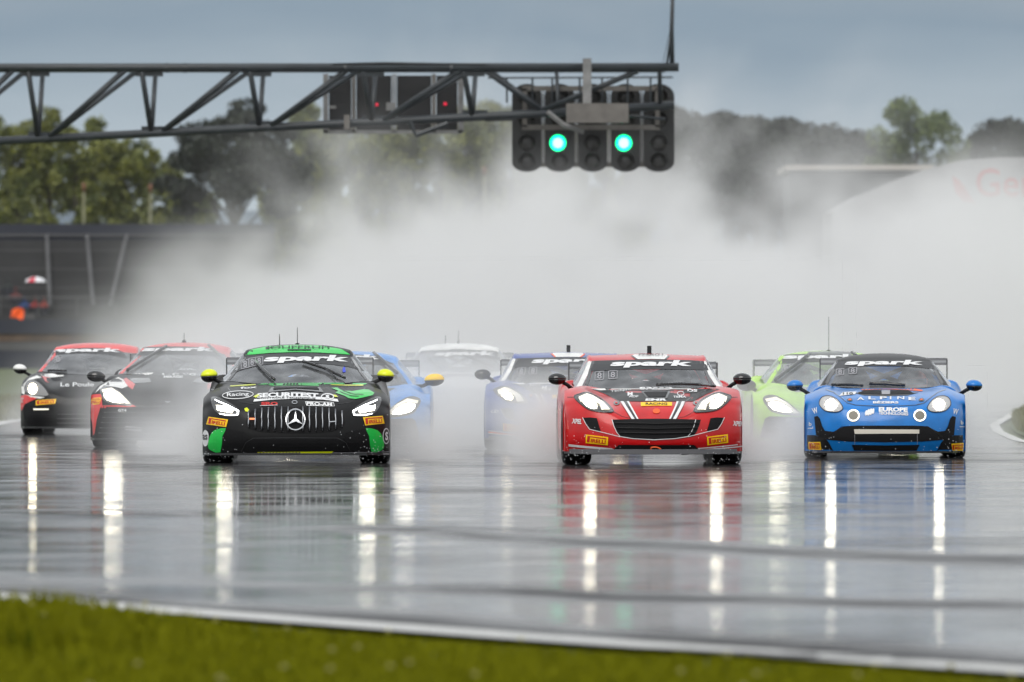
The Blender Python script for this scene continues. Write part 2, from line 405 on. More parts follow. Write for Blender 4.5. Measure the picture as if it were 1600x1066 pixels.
class Car:
    def __init__(s, p, px, gy, yaw, label, group=None, ref=None):
        s.p = p
        D = HC * F / (gy - HY)
        s.place = ((px - 800) / F * (D - p['Lf']), D, R(yaw))
        s.ref = ref.place if ref else s.place
        s.root = empty('race_car', (s.place[0], D, 0), s.place[2])
        tag(s.root, label, 'race car', 'race cars leaving the start in the rain')
        # image yaw pivots about the nose: shift the axle so that the nose centre lands on px
        s.root.location.x += -math.sin(s.place[2]) * p['Lf'] if s.place[2] else 0
        s.place = (s.root.location.x, D, s.place[2])
        if not ref: s.ref = s.place
        s.bv = []; s.bf = []
    # --- tracing: pixel of the reference photo -> ray in the car frame
    def ray(s, px, py):
        X, D, a = s.ref
        d = Vector(((px - 800) / F, 1, -(py - HY) / F)); o = Vector((-X, -D, HC))
        m = Matrix.Rotation(-a, 3, 'Z'); return m @ o, (m @ d).normalized()
    def hit(s, px, py, off=0.0):
        o, d = s.ray(px, py); h = s.bvh.ray_cast(o, d)
        if h[0] is None: return None
        n = h[1] if h[1].dot(d) < 0 else -h[1]
        return h[0] + n * off
    def plane(s, px, py, y):            # pixel on the vertical plane y
        o, d = s.ray(px, py); return o + d * ((y - o.y) / d.y)
    def shell(s, o):
        n = len(s.bv); s.bv += [v.co.copy() for v in o.data.vertices]; s.bf += [tuple(i + n for i in f.vertices) for f in o.data.polygons]
    def freeze(s): s.bvh = BVHTree.FromPolygons(s.bv, s.bf)
    def decal(s, name, poly, m, layer=1, mirror=False, parent=None, step=5.0, smooth=0, only=None):
        if smooth: poly = smoothpoly(poly, smooth)
        b = resample(poly, step); P = np.array(b); lo, hi = P.min(0), P.max(0)
        pts = [Vector(q) for q in b]; k = len(pts)
        pts += [Vector((x, y)) for x in np.arange(lo[0] + step * .5, hi[0], step) for y in np.arange(lo[1] + step * .5, hi[1], step)]
        vs_, _, fs, *_r = delaunay_2d_cdt(pts, [(i, (i + 1) % k) for i in range(k)], [], 1, 1e-4)
        return s.put(name, [(v.x, v.y) for v in vs_], fs, m, layer, mirror, parent)
    def put(s, name, P, fs, m, layer, mirror=False, parent=None):
        H = [s.hit(x, y, .0025 * layer) for x, y in P]
        fs = [f for f in fs if all(H[i] is not None for i in f) and max((H[f[0]] - H[i]).length for i in f) < .35]
        if not fs: return None
        if name != 'lettering' and len(fs) > 1:
            pr = list(range(len(P)))
            def fd(i):
                while pr[i] != i: pr[i] = pr[pr[i]]; i = pr[i]
                return i
            for f in fs:
                for q in f[1:]: pr[fd(q)] = fd(f[0])
            cnt = {}
            for f in fs: cnt[fd(f[0])] = cnt.get(fd(f[0]), 0) + 1
            best = max(cnt, key=cnt.get); fs = [f for f in fs if fd(f[0]) == best]
        us = sorted({i for f in fs for i in f}); mp = {i: j for j, i in enumerate(us)}
        V = [H[i] for i in us]; Fc = [tuple(mp[i] for i in f) for f in fs]
        # the viewer's side is the front
        a, b, c = [V[i] for i in Fc[0][:3]]
        if (b - a).cross(c - a).y > 0: Fc = [f[::-1] for f in Fc]
        r = [mesh(name, V, Fc, m, parent or s.root)]
        if mirror: r.append(mesh(name, [(-v[0], v[1], v[2]) for v in V], [f[::-1] for f in Fc], m, (parent if parent and not isinstance(parent, list) else s.root)))
        return r if mirror else r[0]
    def text(s, t, c, w_, h_, m, layer=2, shear=0.0, rot=0.0, bold=.02, arc=0.0, parent=None, name='lettering', persp=0.0):
        G, Fc = text_geo(t, bold); P = []
        for u, v in G:
            x = (u - .5) * w_ + shear * (v - .5) * h_; y = -(v - .5) * h_ + arc * ((2 * u - 1) ** 2)
            P.append((c[0] + x * math.cos(rot) - y * math.sin(rot), c[1] + x * math.sin(rot) + y * math.cos(rot)))
        return s.put(name, P, Fc, m, layer, False, parent)
    def stroke(s, name, pts, w_, m, layer=2, mirror=False, closed=False, parent=None):
        P = np.array(pts, float); k = len(P); q = []
        seq = list(range(k)) + ([0] if closed else [])
        dense = []
        for i in range(len(seq) - 1):
            a, b = P[seq[i]], P[seq[i + 1]]; n = max(1, int(np.linalg.norm(b - a) / 4)); dense += [a + (b - a) * j / n for j in range(n)]
        dense.append(P[seq[-1]]); Q = []
        for i, d in enumerate(dense):
            t = dense[min(i + 1, len(dense) - 1)] - dense[max(i - 1, 0)]; t = t / (np.linalg.norm(t) + 1e-9); nn = np.array((-t[1], t[0])) * w_ / 2
            Q += [tuple(d + nn), tuple(d - nn)]
        return s.put(name, Q, [(2 * i, 2 * i + 1, 2 * i + 3, 2 * i + 2) for i in range(len(dense) - 1)], m, layer, mirror, parent)
    def ring(s, name, c, rx, ry, w_, m, layer=2, rot=0, parent=None): return s.stroke(name, ellipse(c, rx, ry, 28, rot), w_, m, layer, closed=True, parent=parent)
    def bar(s, name, pts, r, m, off=.012, parent=None, n=6):
        H = [s.hit(x, y, off) for x, y in resample_open(pts, 6)]; H = [h for h in H if h]
        return MB().tube(H, r, n).build(name, m, parent or s.root, True) if len(H) > 1 else None

def resample_open(p, step):
    o = []
    for a, b in zip(p[:-1], p[1:]):
        a, b = np.array(a, float), np.array(b, float); k = max(1, int(np.linalg.norm(b - a) / step)); o += [tuple(a + (b - a) * j / k) for j in range(k)]
    return o + [tuple(p[-1])]

def build_shell(c, body_m, roof_m, pillar_m):
    p = c.p; rows = np.array(body_cage(p))
    full = np.concatenate([rows[:, :0:-1] * np.array([-1, 1, 1]), rows], axis=1)      # mirror to 13 columns
    G = cr(np.swapaxes(cr(full, 5), 0, 1), 5); G = np.swapaxes(G, 0, 1)
    nr, nc = G.shape[:2]; V = G.reshape(-1, 3); Fc = grid_faces(nr, nc); fm = []
    xin, y0, y1 = p['xin'], p['yc'] + .10, p['wb'] - .05
    for f in Fc:
        m_ = V[list(f)].mean(0); fm.append(1 if abs(m_[0]) < xin and y0 < m_[1] < y1 and m_[2] > .6 else 0)
    c.body = mesh('body', V, Fc, None, c.root, True, mats=[body_m, INT], fm=fm); c.shell(c.body)
    # cabin
    g = p['cab']       # rows of five points: centre, mid, glass edge, pillar edge, belt
    K = np.array(g, float); full = np.concatenate([K[:, :0:-1] * np.array([-1, 1, 1]), K], axis=1)
    n = 5; H = np.swapaxes(cr(np.swapaxes(cr(full, n), 0, 1), n), 0, 1); nr, nc = H.shape[:2]
    V = H.reshape(-1, 3)
    def region(name, r0, r1, cols, m_, smooth=True, shell=True):
        fs = [(i * nc + j, i * nc + j + 1, (i + 1) * nc + j + 1, (i + 1) * nc + j) for i in range(r0 * n, r1 * n) for (a, b) in cols for j in range(a * n, b * n)]
        us = sorted({i for f in fs for i in f}); mp = {i: k for k, i in enumerate(us)}
        o = mesh(name, V[us], [tuple(mp[i] for i in f) for f in fs], m_, c.root, smooth)
        if shell: c.shell(o)
        return o
    R_ = len(g) - 1
    c.windscreen = region('windscreen', 0, 2, [(2, 6)], GLASS)
    c.roof = region('roof', 2, R_ - 1, [(1, 7)], roof_m)
    region('pillar', 0, 2, [(1, 2)], pillar_m); region('pillar', 0, 2, [(6, 7)], pillar_m)
    region('side_window', 0, R_ - 1, [(0, 1)], GLASS); region('side_window', 0, R_ - 1, [(7, 8)], GLASS)
    region('rear_window', R_ - 1, R_, [(0, 8)], GLASS)
    c.freeze()
    # interior: dash, seats, roll cage
    zc = p['zc']; zt = g[2][0][2]; yb = g[0][0][1]
    MB().box((0, yb + .42, zc - .03), (p['xin'] * 2.1, .34, .10)).build('dashboard', INT, c.root)
    for sx in (-.36, .36):
        MB().tube([(sx, 1.75, zc - .1), (sx, 1.86, zc + .12), (sx, 1.92, zc + .24)], [.22, .20, .12], 10).build('seat', INT, c.root, True)
    cg = MB(); xr = p['xin'] * .82; yh = 1.95; zr = g[3][0][2] - .07
    cg.tube([(-xr, yh, zc - .1), (-xr * .8, yh, zr - .03), (xr * .8, yh, zr - .03), (xr, yh, zc - .1)], .028)
    cg.tube([(-xr, yh + .02, zc - .05), (xr * .8, yh + .02, zr - .03)], .026); cg.tube([(xr, yh + .04, zc - .05), (-xr * .8, yh + .04, zr - .03)], .026)
    xt = g[2][2][0]
    for q in (-1, 1): cg.tube([(q * xr * .8, yh, zr - .03), (q * (xt - .05), g[2][2][1] + .1, zt - .08), (q * (g[1][2][0] - .05), g[1][2][1] + .12, g[1][2][2] - .06), (q * (g[0][2][0] - .03), g[0][2][1] + .2, zc - .06)], .026)
    cg.build('roll_cage', CAGE, c.root, True)
    # floor pan
    MB().box((0, p['wb'] / 2, .125), (p['W'] * 1.5, p['wb'] - .9, .05)).build('floor_pan', BLK, c.root)
    MB().box((0, -.3, .14), (p['W'] * 1.05, p['Lf'] * .9, .05)).build('floor_pan', BLK, c.root)

def wheels(c, r=.325, tw=.31):
    p = c.p
    for y in (0, p['wb']):
        for q in (-1, 1):
            e = MB(); h = tw / 2; cx = q * (p['W'] - h + .006)
            e.lathe([(-h + .02, r * .66), (-h, r * .80), (-h + .012, r * .93), (-h + .04, r * .99), (-h + .08, r), (h - .08, r), (h - .04, r * .99), (h - .012, r * .93), (h, r * .80), (h - .02, r * .66)], axis='X', n=36, closed=True)
            wh = empty('wheel', (cx, y, r)); wh.parent = c.root
            e.build('tyre', RUB, wh, True)
            rm = MB(); rm.lathe([(-h + .03, r * .67), (h - .02, r * .67)], axis='X', n=24)
            for k in range(10):
                t = 2 * math.pi * k / 10
                rm.tube([(q * (h - .05), 0, 0), (q * (h - .03), math.cos(t) * r * .66, math.sin(t) * r * .66)], .018, 5)
            rm.tube([(q * (h - .12), 0, 0), (q * (h - .02), 0, 0)], .05, 10)
            rm.build('rim', RIM, wh, True)

def mirrors(c, lx, z, y, rx, rz, cap, arm=.12, low=None, az=None, xo=0.0, sh=0.0):
    for q in (-1, 1):
        mr = empty('mirror', (q * lx, y, z)); mr.parent = c.root
        MB().ball((0, 0, 0), (rx, .085, rz), 18, 8, -.05, 1, shear=-q * sh).build('cap', cap, mr, True)
        MB().ball((0, 0, -.002), (rx * .98, .083, rz), 18, 8, -1, 0, shear=-q * sh).build('shell', low or GLB, mr, True)
        MB().tube([(-q * rx * .5, .01, -rz * .5), (-q * (rx * .8 + arm * .4), .03, -rz * 1.0), (-q * (rx + arm), .06, az if az is not None else -rz * 1.9)], [.022, .02, .026], 8).build('arm', BLK, mr, True)
        MB().box((0, .075, 0), (rx * 1.3, .01, rz * 1.2)).build('mirror_glass', CHR, mr)

def wing(c, hs, z, y=None, col=None, ep=.26, cd=.28):
    p = c.p; y = y or p['wb'] + p['Lr'] - .22; col = col or CARB
    wg = empty('rear_wing', (0, y, z)); wg.parent = c.root
    V = []
    pr = [(-cd / 2, .0), (-cd / 4, .028), (0, .038), (cd / 4, .052), (cd / 2, .08), (cd / 4, .035), (0, .012), (-cd / 4, .0)]
    for x in (-hs, hs): V += [(x, a, b) for a, b in pr]
    k = len(pr)
    mesh('plane', V, [(i, (i + 1) % k, k + (i + 1) % k, k + i) for i in range(k)] + [tuple(range(k))[::-1], tuple(range(k, 2 * k))], col, wg)
    for q in (-1, 1):
        MB().box((q * hs, .02, -.06), (.012, cd * 1.25, ep)).build('endplate', col, wg)
        MB().tube([(q * .38, .02, .02), (q * .38, -.05, p['zd'] - z)], .018, 6).build('support', BLK, wg)

def splitter(c, z, col=None, ext=.04, w_=None, th=.022):
    p = c.p; W = w_ or p['W']; Lf = p['Lf'] + ext
    a = [(0, -Lf), (.28, -Lf + .015), (.52, -Lf + .05), (.76, -Lf + .15), (.93, -Lf + .33), (1.0, -Lf + .54), (.98, -.40), (.6, -.40)]
    pts = [(x * W, y) for x, y in a]; pts = pts + [(-x, y) for x, y in pts[::-1] if x > 0]
    k = len(pts); V = [(x, y, z) for x, y in pts] + [(x, y, z + th) for x, y in pts]
    return mesh('splitter', V, [tuple(range(k))[::-1], tuple(range(k, 2 * k))] + [(i, (i + 1) % k, k + (i + 1) % k, k + i) for i in range(k)], col or CARB, c.root)

def antenna(c, px, py0, py1, y, r=.005, base=True):
    a, b = c.plane(px, py1, y), c.plane(px, py0, y)
    m_ = MB().tube([(a.x, a.y, a.z - .05), (a.x, a.y, a.z), b], [r * 1.6, r, r * .7], 6)
    if base: m_.lathe([(-.03, .03), (.012, .024), (.02, .006)], (a.x, a.y, a.z), 'Z', 10)
    m_.build('antenna', BLK, c.root, True)

def pirelli(c, q, mir=False):
    pl = c.decal('sticker', q, YEL, 3)
    if not pl: return
    Q = np.array(q, float); cen = Q.mean(0); w_ = np.linalg.norm(Q[1] - Q[0]); h_ = np.linalg.norm(Q[3] - Q[0]); rot = math.atan2(Q[1][1] - Q[0][1], Q[1][0] - Q[0][0])
    cs, sn = math.cos(rot), math.sin(rot)
    off = lambda u, v: (cen[0] + u * w_ * cs - v * h_ * sn, cen[1] + u * w_ * sn + v * h_ * cs)
    c.text('IRELLI', off(.07, .12), w_ * .66, h_ * .42, REDV, 4.5, rot=rot, bold=.03, parent=pl)
    c.decal('long_bar', [off(-.43, -.36), off(.42, -.34), off(.42, -.16), off(.30, -.20), off(-.31, -.25), off(-.31, .36), off(-.43, .36)], REDV, 4.2, parent=pl)

def banner(c, poly, sp, w_, h_, arc=0.0):
    b = c.decal('sunstrip', poly, BAN, 1.5, step=5)
    c.text('spark', sp, w_, h_, WHT, 3.5, shear=.55, bold=.045, arc=arc, parent=b)

def plates(c, quads):
    for q in quads:
        c.stroke('number_panel', q, 1.1, GRYV, 2.5, closed=True)
        Q = np.array(q); cen = Q.mean(0)
        c.text('8', (cen[0], cen[1]), (Q[:, 0].max() - Q[:, 0].min()) * .5, (Q[:, 1].max() - Q[:, 1].min()) * .7, GRYV, 2.5, bold=.02, name='digit')

def headlight(c, poly, lamps, hous=None, rim=None, glow=None):
    """traced picture-left headlight, mirrored to the other side; lamps = [(poly, material)]"""
    for q in (0, 1):
        h = c.decal('headlight', poly, hous or HOUS, 3, smooth=3, step=4)
        parts = [c.decal('lamp_unit', lp, lm, 5.5, step=4, parent=h) for lp, lm in lamps]
        if rim: parts.append(c.stroke('trim', smoothpoly(poly, 3), 1.0, rim, 4, closed=True, parent=h))
        if q == 1:
            for o in [h] + [x for x in parts if x]:
                for v in o.data.vertices: v.co.x *= -1
                o.data.flip_normals()
        if glow and glow > 50:
            P = np.array([v.co for v in parts[0].data.vertices]).mean(0)
            ld = bpy.data.lights.new('headlamp_beam', 'SPOT'); ld.energy = glow; ld.spot_size = R(70); ld.spot_blend = .8; ld.shadow_soft_size = .14; ld.color = (1, .95, .85)
            lo_ = bpy.data.objects.new('headlamp_beam', ld); COL.objects.link(lo_); lo_.parent = h; lo_.location = (P[0], P[1] - .06, P[2]); lo_.rotation_euler = (R(-90 + 2) + R(180) * 0, 0, 0)
            lo_.rotation_euler = (Vector((0, -1, -.02))).to_track_quat('-Z', 'Y').to_euler()

def sym(left, cx):   # left half, listed from top centre round to bottom centre
    return left + [(2 * cx - x, y) for x, y in left[::-1]]

def person_mesh(name, joints, edges, rad, m, parent=None):
    me = bpy.data.meshes.new(name); me.from_pydata(joints, edges, []); me.materials.append(m)
    o = bpy.data.objects.new(name, me); COL.objects.link(o)
    if parent: o.parent = parent
    sk = o.modifiers.new('skin', 'SKIN'); sk.use_smooth_shade = True
    if not me.skin_vertices: me.skin_vertices.new() if hasattr(me.skin_vertices, 'new') else None
    for i, r_ in enumerate(rad): me.skin_vertices[0].data[i].radius = (r_, r_ if not isinstance(r_, tuple) else r_[1])
    me.skin_vertices[0].data[0].use_root = True
    o.modifiers.new('sub', 'SUBSURF').render_levels = 1
    return o

SUIT = mat('race_suit', (.03, .03, .035), .8); SKIN = mat('skin', (.45, .28, .2), .5)
def driver(c, x, helm, stripe, label):
    """seated driver: torso, neck, head, arms to the wheel, legs forward"""
    zc = c.p['zc']; z0 = zc - .62; y = 1.68
    J = [(0, 0, 0), (0, -.02, .22), (0, .0, .42), (0, -.02, .50), (0, -.05, .64),
         (-.17, -.02, .40), (-.22, -.20, .24), (-.16, -.42, .30), (.17, -.02, .40), (.22, -.20, .24), (.16, -.42, .30),
         (-.10, -.05, 0), (-.14, -.48, .12), (-.12, -.85, -.05), (.10, -.05, 0), (.14, -.48, .12), (.12, -.85, -.05)]
    E = [(0, 1), (1, 2), (2, 3), (3, 4), (2, 5), (5, 6), (6, 7), (2, 8), (8, 9), (9, 10), (0, 11), (11, 12), (12, 13), (0, 14), (14, 15), (15, 16)]
    rad = [.15, .15, .15, .06, .09, .075, .05, .035, .075, .05, .035, .09, .07, .05, .09, .07, .05]
    X, D, a = c.place; m_ = Matrix.Rotation(a, 3, 'Z') @ Vector((x, y, 0))
    o = person_mesh('person', J, E, rad, SUIT); o.location = (X + m_.x, D + m_.y, z0); o.rotation_euler = (0, 0, a)
    tag(o, label, 'person')
    h = MB(); h.ball((0, -.05, .68), (.125, .15, .145), 20, 14); hm = h.build('helmet', helm, o, True)
    V = []
    for zz in (.66, .73):
        for k in range(11):
            t = R(-65 + 13 * k); V.append((.128 * math.sin(t), -.05 - .153 * math.cos(t), zz))
    mesh('visor', V, [(k, k + 1, 12 + k, 11 + k) for k in range(10)], GLB, hm)
    MB().box((0, -.05, .825), (.05, .2, .012)).build('stripe', stripe, hm)
    # gloved hands closed on the wheel
    for q in (-1, 1):
        g = MB(); g.ball((q * .16, -.45, .31), (.035, .045, .04), 8, 6)
        for k in range(4): g.tube([(q * (.15 + .012 * 0), -.47, .335 - .018 * k), (q * .15, -.505, .335 - .018 * k), (q * .13, -.50, .33 - .018 * k)], .009, 5)
        g.tube([(q * .14, -.44, .345), (q * .12, -.47, .36), (q * .115, -.495, .355)], .010, 5)
        g.build('glove', SUIT, o, True)
    st = MB(); pts = [(x + .17 * math.cos(t), y - .50, z0 + .31 + .17 * math.sin(t)) for t in [2 * math.pi * k / 20 for k in range(21)]]
    st.tube(pts, .015, 6, False); st.tube([(x, y - .50, z0 + .31), (x, y - .75, z0 + .27)], .03, 8); st.tube([(x - .16, y - .5, z0 + .31), (x + .16, y - .5, z0 + .31)], .02, 6)
    st.build('steering_wheel', INT, c.root, True)

# cab rows: [centre, mid, glass edge, pillar outer, belt] for: screen base, screen mid, screen top, roof front, roof mid, roof rear, rear glass end
def cab(xb, yb, zb, xt, yt, zt, zr, wb, belt, bow=.24, zbe=None, pw=.06, xbelt=None, tail=.35, yp=None, dr=1.0):
    zbe = zbe if zbe is not None else zb + .02; xbelt = xbelt or xb + .08
    f = lambda a, b, t: a + (b - a) * t
    ym = f(yb, yt, .5) ; zm = f(zb, zt, .53); xm = f(xb, xt, .5)
    yr = yt + .38; ye = wb - .15
    return [
        [(0, yb, zb), (xb * .55, yb + bow * .28, zb + (zbe - zb) * .3), (xb, yb + bow, zbe), (xb + pw, yb + bow + .05, zbe - .01), (xb + pw + .01, yb + bow + .06, zbe - .03)],
        [(0, ym, zm), (xm * .55, ym + bow * .22, zm), (xm, ym + bow * .75, zm - .005), (xm + pw, ym + bow * .75 + .05, zm - .02), (xbelt, ym + bow * .8 + .08, belt)],
        [(0, yt, zt), (xt * .55, yt + bow * .12, zt - .008), (xt, yt + bow * .5, zt - .035 * dr), (xt + pw, yt + bow * .5 + .04, zt - .055 * dr), (xbelt, yt + .25, belt)],
        [(0, yr, zr), (xt * .55, yr, zr - .01), (xt * .98, yr, zr - .045 * dr), (xt + pw, yr, zr - .085 * dr), (xbelt, yr + .05, belt)],
        [(0, yr + .45, zr + .003), (xt * .55, yr + .45, zr - .01), (xt * .95, yr + .45, zr - .05 * dr), (xt + pw * .8, yr + .45, zr - .10 * dr), (xbelt, yr + .45, belt)],
        [(0, ye, zr - .07), (xt * .52, ye, zr - .08), (xt * .86, ye, zr - .12), (xt * .95, ye, zr - .17), (xbelt * .95, ye, belt)],
        [(0, wb + tail, belt + .03), (xt * .5, wb + tail, belt + .03), (xt * .8, wb + tail, belt + .02), (xt * .9, wb + tail, belt), (xbelt * .85, wb + tail, belt - .02)]]
#@@TYPES
def zoom(x0, y0, k): return lambda x, y: (x0 + x / k, y0 + y / k)
def zl(f, L): return [f(*q) for q in L]
M1, M2, M3 = zoom(280, 490, 4.1), zoom(330, 530, 6.154), zoom(310, 610, 5.161)
G1, G2 = zoom(850, 520, 4.571), zoom(870, 530, 5.161)
A1, A2 = zoom(1160, 490, 4.2105), zoom(1240, 540, 5.517)
P1, S1, B1, V1 = zoom(10, 530, 6.271), zoom(130, 520, 5.611), zoom(740, 530, 5.61), zoom(1150, 480, 4.44)

# ---------- long-nosed coupe with the slatted oval grille
T_SLAT = dict(W=.985, Lf=.95, wb=2.63, Lr=.95, zb=.12, zn=.575, zo=.615, zf=.80, zc=.83, zk=.86, zd=.90, zr=.93, yc=.62, xin=.62, zv=-.015, hb=.015)
T_SLAT['cab'] = cab(.72, .62, .825, .53, 1.42, 1.14, 1.245, 2.63, .90, bow=.30, zbe=.865)
def slat_car(px, gy, yaw, label, col, roofc, cap, full=True, ref=None, lampm=None, glow=None, dark=None):
    c = Car(T_SLAT, px, gy, yaw, label, ref=ref)
    body = paint('paint_' + col[0], col[1], .42); roof = paint('paint_' + roofc[0], roofc[1])
    build_shell(c, body, body, GLB if full else body); wheels(c, .33, .33)
    splitter(c, .095)
    green = paint('paint_green', (30, 190, 75)); yel = paint('paint_fluo_yellow', (215, 225, 15))
    c.decal('roof_panel', zl(M1, [(425, 268), (462, 232), (560, 212), (745, 202), (900, 206), (1040, 230), (1095, 265), (900, 252), (745, 249), (590, 254)]), roof, 1.5)
    banner(c, zl(M2, [(335, 158), (830, 133), (1330, 158), (1475, 310), (1320, 268), (1150, 245), (830, 226), (500, 250), (330, 285), (185, 338), (245, 262)]), M2(920, 195), 132, 12.2, arc=1.2)
    plates(c, [zl(M2, [(290, 210), (365, 198), (365, 275), (290, 290)]), zl(M2, [(362, 190), (428, 180), (428, 258), (362, 270)]), zl(M2, [(428, 180), (497, 172), (497, 245), (428, 256)])])
    # frit and wipers
    c.stroke('screen_edge', zl(M2, [(140, 430), (220, 330), (330, 175)]), 3.2, GLB, 1.6, mirror=True)
    for pts in ([(425, 232), (520, 330), (610, 412)], [(882, 236), (1100, 310), (1285, 398)], [(1085, 305), (1150, 350), (1212, 412)]):
        c.bar('wiper', zl(M2, pts), .016 if pts[0][0] != 1085 else .008, GLB, .03)
    # lamps
    headlight(c, zl(M1, [(206, 545), (250, 538), (330, 578), (388, 625), (380, 655), (330, 662), (270, 652), (224, 612)]),
              [(zl(M1, [(244, 592), (300, 600), (348, 622), (340, 638), (290, 630), (250, 622)]), lampm or LAMP),
               (zl(M1, [(232, 553), (300, 583), (386, 626), (378, 655), (300, 654), (262, 646), (262, 641), (300, 648), (370, 649), (376, 631), (295, 589), (234, 560)]), DRL)], glow=glow)
    # grille
    gl = c.decal('grille', sym(zl(M1, [(745, 600), (600, 602), (510, 608), (465, 622), (438, 655), (430, 700), (445, 738), (520, 758), (620, 766), (745, 768)]), M1(745, 0)[0]), MESHG, 2.5)
    for x in (447, 489, 530, 572, 614, 656, 698, 792, 834, 876, 917, 959, 1000, 1041):
        e = 22 * (abs(x - 745) / 300) ** 3
        c.bar('grille_bar', zl(M1, [(x, 608 + e), (x, 756 - e * 1.2)]), .0080, mat('satin_chrome', (.32, .33, .35), .3, metal=1.0) if full else GRYV, .022, gl)
    em = c.ring('emblem', M1(745, 686), 14.6, 14.8, 1.7, CHR, 12, parent=gl)
    for a in (90, 210, 330):
        t = R(a); cx_, cy_ = M1(745, 686); tip = (cx_ + 14 * math.cos(t), cy_ - 14 * math.sin(t))
        n_ = (math.sin(t), math.cos(t)); c.decal('emblem', [tip, (cx_ + 2.2 * n_[0], cy_ + 2.2 * n_[1]), (cx_ - 2.2 * math.cos(t), cy_ + 2.2 * math.sin(t)), (cx_ - 2.2 * n_[0], cy_ - 2.2 * n_[1])], CHR, 13, parent=gl)
    # lower intakes
    c.decal('lower_intake', sym(zl(M1, [(745, 800), (600, 800), (480, 802), (432, 828), (404, 880), (500, 884), (745, 884)]), M1(745, 0)[0]), MESHG, 2)
    c.stroke('intake_lip', sym(zl(M1, [(745, 796), (600, 797), (478, 798), (428, 825), (398, 884)]), M1(745, 0)[0])[:5], 1.2, CARB, 3, mirror=True)
    c.decal('side_intake', zl(M1, [(300, 738), (425, 762), (440, 800), (398, 884), (272, 886), (278, 800)]), MESHG, 2, mirror=True)
    c.stroke('shut_line', zl(M1, [(300, 462), (345, 520), (392, 568), (480, 582)]), .7, GLB, 1.2, mirror=True)
    c.stroke('bumper_edge', zl(M1, [(150, 896), (400, 893), (745, 890), (1090, 889), (1345, 884)]), .6, GRYV, 4)
    sc = c.decal('hood_scoop', zl(M1, [(570, 508), (592, 476), (745, 472), (900, 474), (926, 508), (745, 492)]), CARB, 3)
    c.decal('scoop_mouth', zl(M1, [(600, 492), (608, 480), (745, 477), (885, 478), (898, 492), (745, 484)]), INT, 5, parent=sc)
    mirrors(c, .94, .925, .72, .092, .072, cap, .12, az=-.10, sh=.06)
    wing(c, .80, 1.035)
    antenna(c, M1(643, 0)[0], M1(0, 132)[1], M1(0, 207)[1], 2.0, .006, False); antenna(c, M1(757, 0)[0], M1(0, 88)[1], M1(0, 200)[1], 2.4, .005)
    c.decal('roof_clip', zl(M1, [(540, 208), (566, 206), (566, 214), (540, 214)]), GLB, 6)
    if full:
        c.decal('livery_panel', zl(M1, [(302, 735), (280, 785), (266, 888), (208, 877), (188, 850), (198, 790), (230, 748)]), green, 3, mirror=True, smooth=2)
        c.decal('livery_panel', zl(M2, [(180, 436), (520, 428), (830, 424), (1200, 422), (1500, 428), (1480, 440), (1100, 436), (1040, 455), (830, 446), (590, 452), (540, 440), (180, 446)]), green, 1.6)
        for q in ([(180, 450), (330, 440), (490, 432), (495, 440), (330, 452), (185, 460)], [(1145, 438), (1300, 442), (1465, 440), (1462, 452), (1300, 452), (1160, 446)]): c.decal('livery_panel', zl(M2, q), yel, 1.8)
        lg = c.decal('sponsor_panel', zl(M2, [(405, 605), (415, 580), (600, 560), (830, 553), (1060, 560), (1215, 580), (1225, 606), (1060, 585), (830, 575), (600, 585)]), WHT, 2)
        c.text('CONTROLE TECHNIQUE', M2(720, 570), 92, 2.4, BLK, 3.5, arc=1.2, bold=.02, parent=lg)
        c.text('SECURITEST', M2(735, 540), 96, 7.2, WHT, 3, bold=.05, arc=1.6)
        c.ring('sponsor_badge', M2(1118, 562), 9.5, 4.6, 1.6, WHT, 4); c.text('S', M2(1118, 562), 6, 5.5, WHT, 4, bold=.06)
        for q in ([(405, 560), (440, 540), (468, 545), (430, 572)], [(1160, 540), (1200, 545), (1220, 562), (1190, 565)]): c.decal('livery_panel', zl(M2, q), yel, 4)
        c.text('SRO', M2(560, 624), 26, 5.0, REDV, 2.5, bold=.05); c.stroke('underline', zl(M2, [(470, 644), (640, 638)]), .6, WHT, 2.5)
        c.text('PRO-AM', M2(1040, 628), 40, 5.2, WHT, 2.5, bold=.04, rot=.03)
        c.stroke('label_frame', zl(M2, [(905, 606), (1175, 612), (1185, 648), (918, 642)]), .8, WHT, 2.5, closed=True)
        c.ring('hood_badge', M2(802, 611), 4, 2.2, 1.0, CHR, 3)
        c.text('JOUFFRUIT', M2(845, 84), 104, 4.8, mat('dark_green_vinyl', (.004, .06, .02), .5), 4, bold=.01, arc=1.0); c.decal('roof_label', zl(M2, [(735, 102), (960, 102), (960, 115), (735, 115)]), mat('dark_green_vinyl', (.004, .06, .02), .5), 4)
        br = zl(M1, [(975, 480), (1010, 476), (1045, 496), (1110, 500), (1180, 488), (1215, 490), (1250, 510), (1240, 525), (1180, 540), (1130, 550), (1085, 545), (1060, 530), (1000, 510), (1020, 498)])
        c.decal('livery_panel', br, green, 2.2)
        for q in ([(1030, 505), (1100, 530), (1150, 535)], [(1050, 498), (1120, 520), (1180, 522)]): c.stroke('livery_line', zl(M1, q), .7, BLK, 3.5)
        lo_ = c.ring('sponsor_oval', M2(257, 540), 24, 6.0, 1.0, WHT, 2.5, rot=-.05)
        c.text('Racing', M2(257, 540), 34, 7, WHT, 2.5, bold=.01, rot=-.05); c.text('fox', M2(360, 470), 26, 3.5, WHT, 2.5, bold=.03, rot=-.06); c.text('oil', M2(25, 482), 6, 4, WHT, 2.5)
        pirelli(c, zl(M1, [(192, 662), (316, 680), (303, 728), (176, 710)])); pirelli(c, zl(M1, [(1175, 666), (1300, 656), (1312, 705), (1190, 718)]))
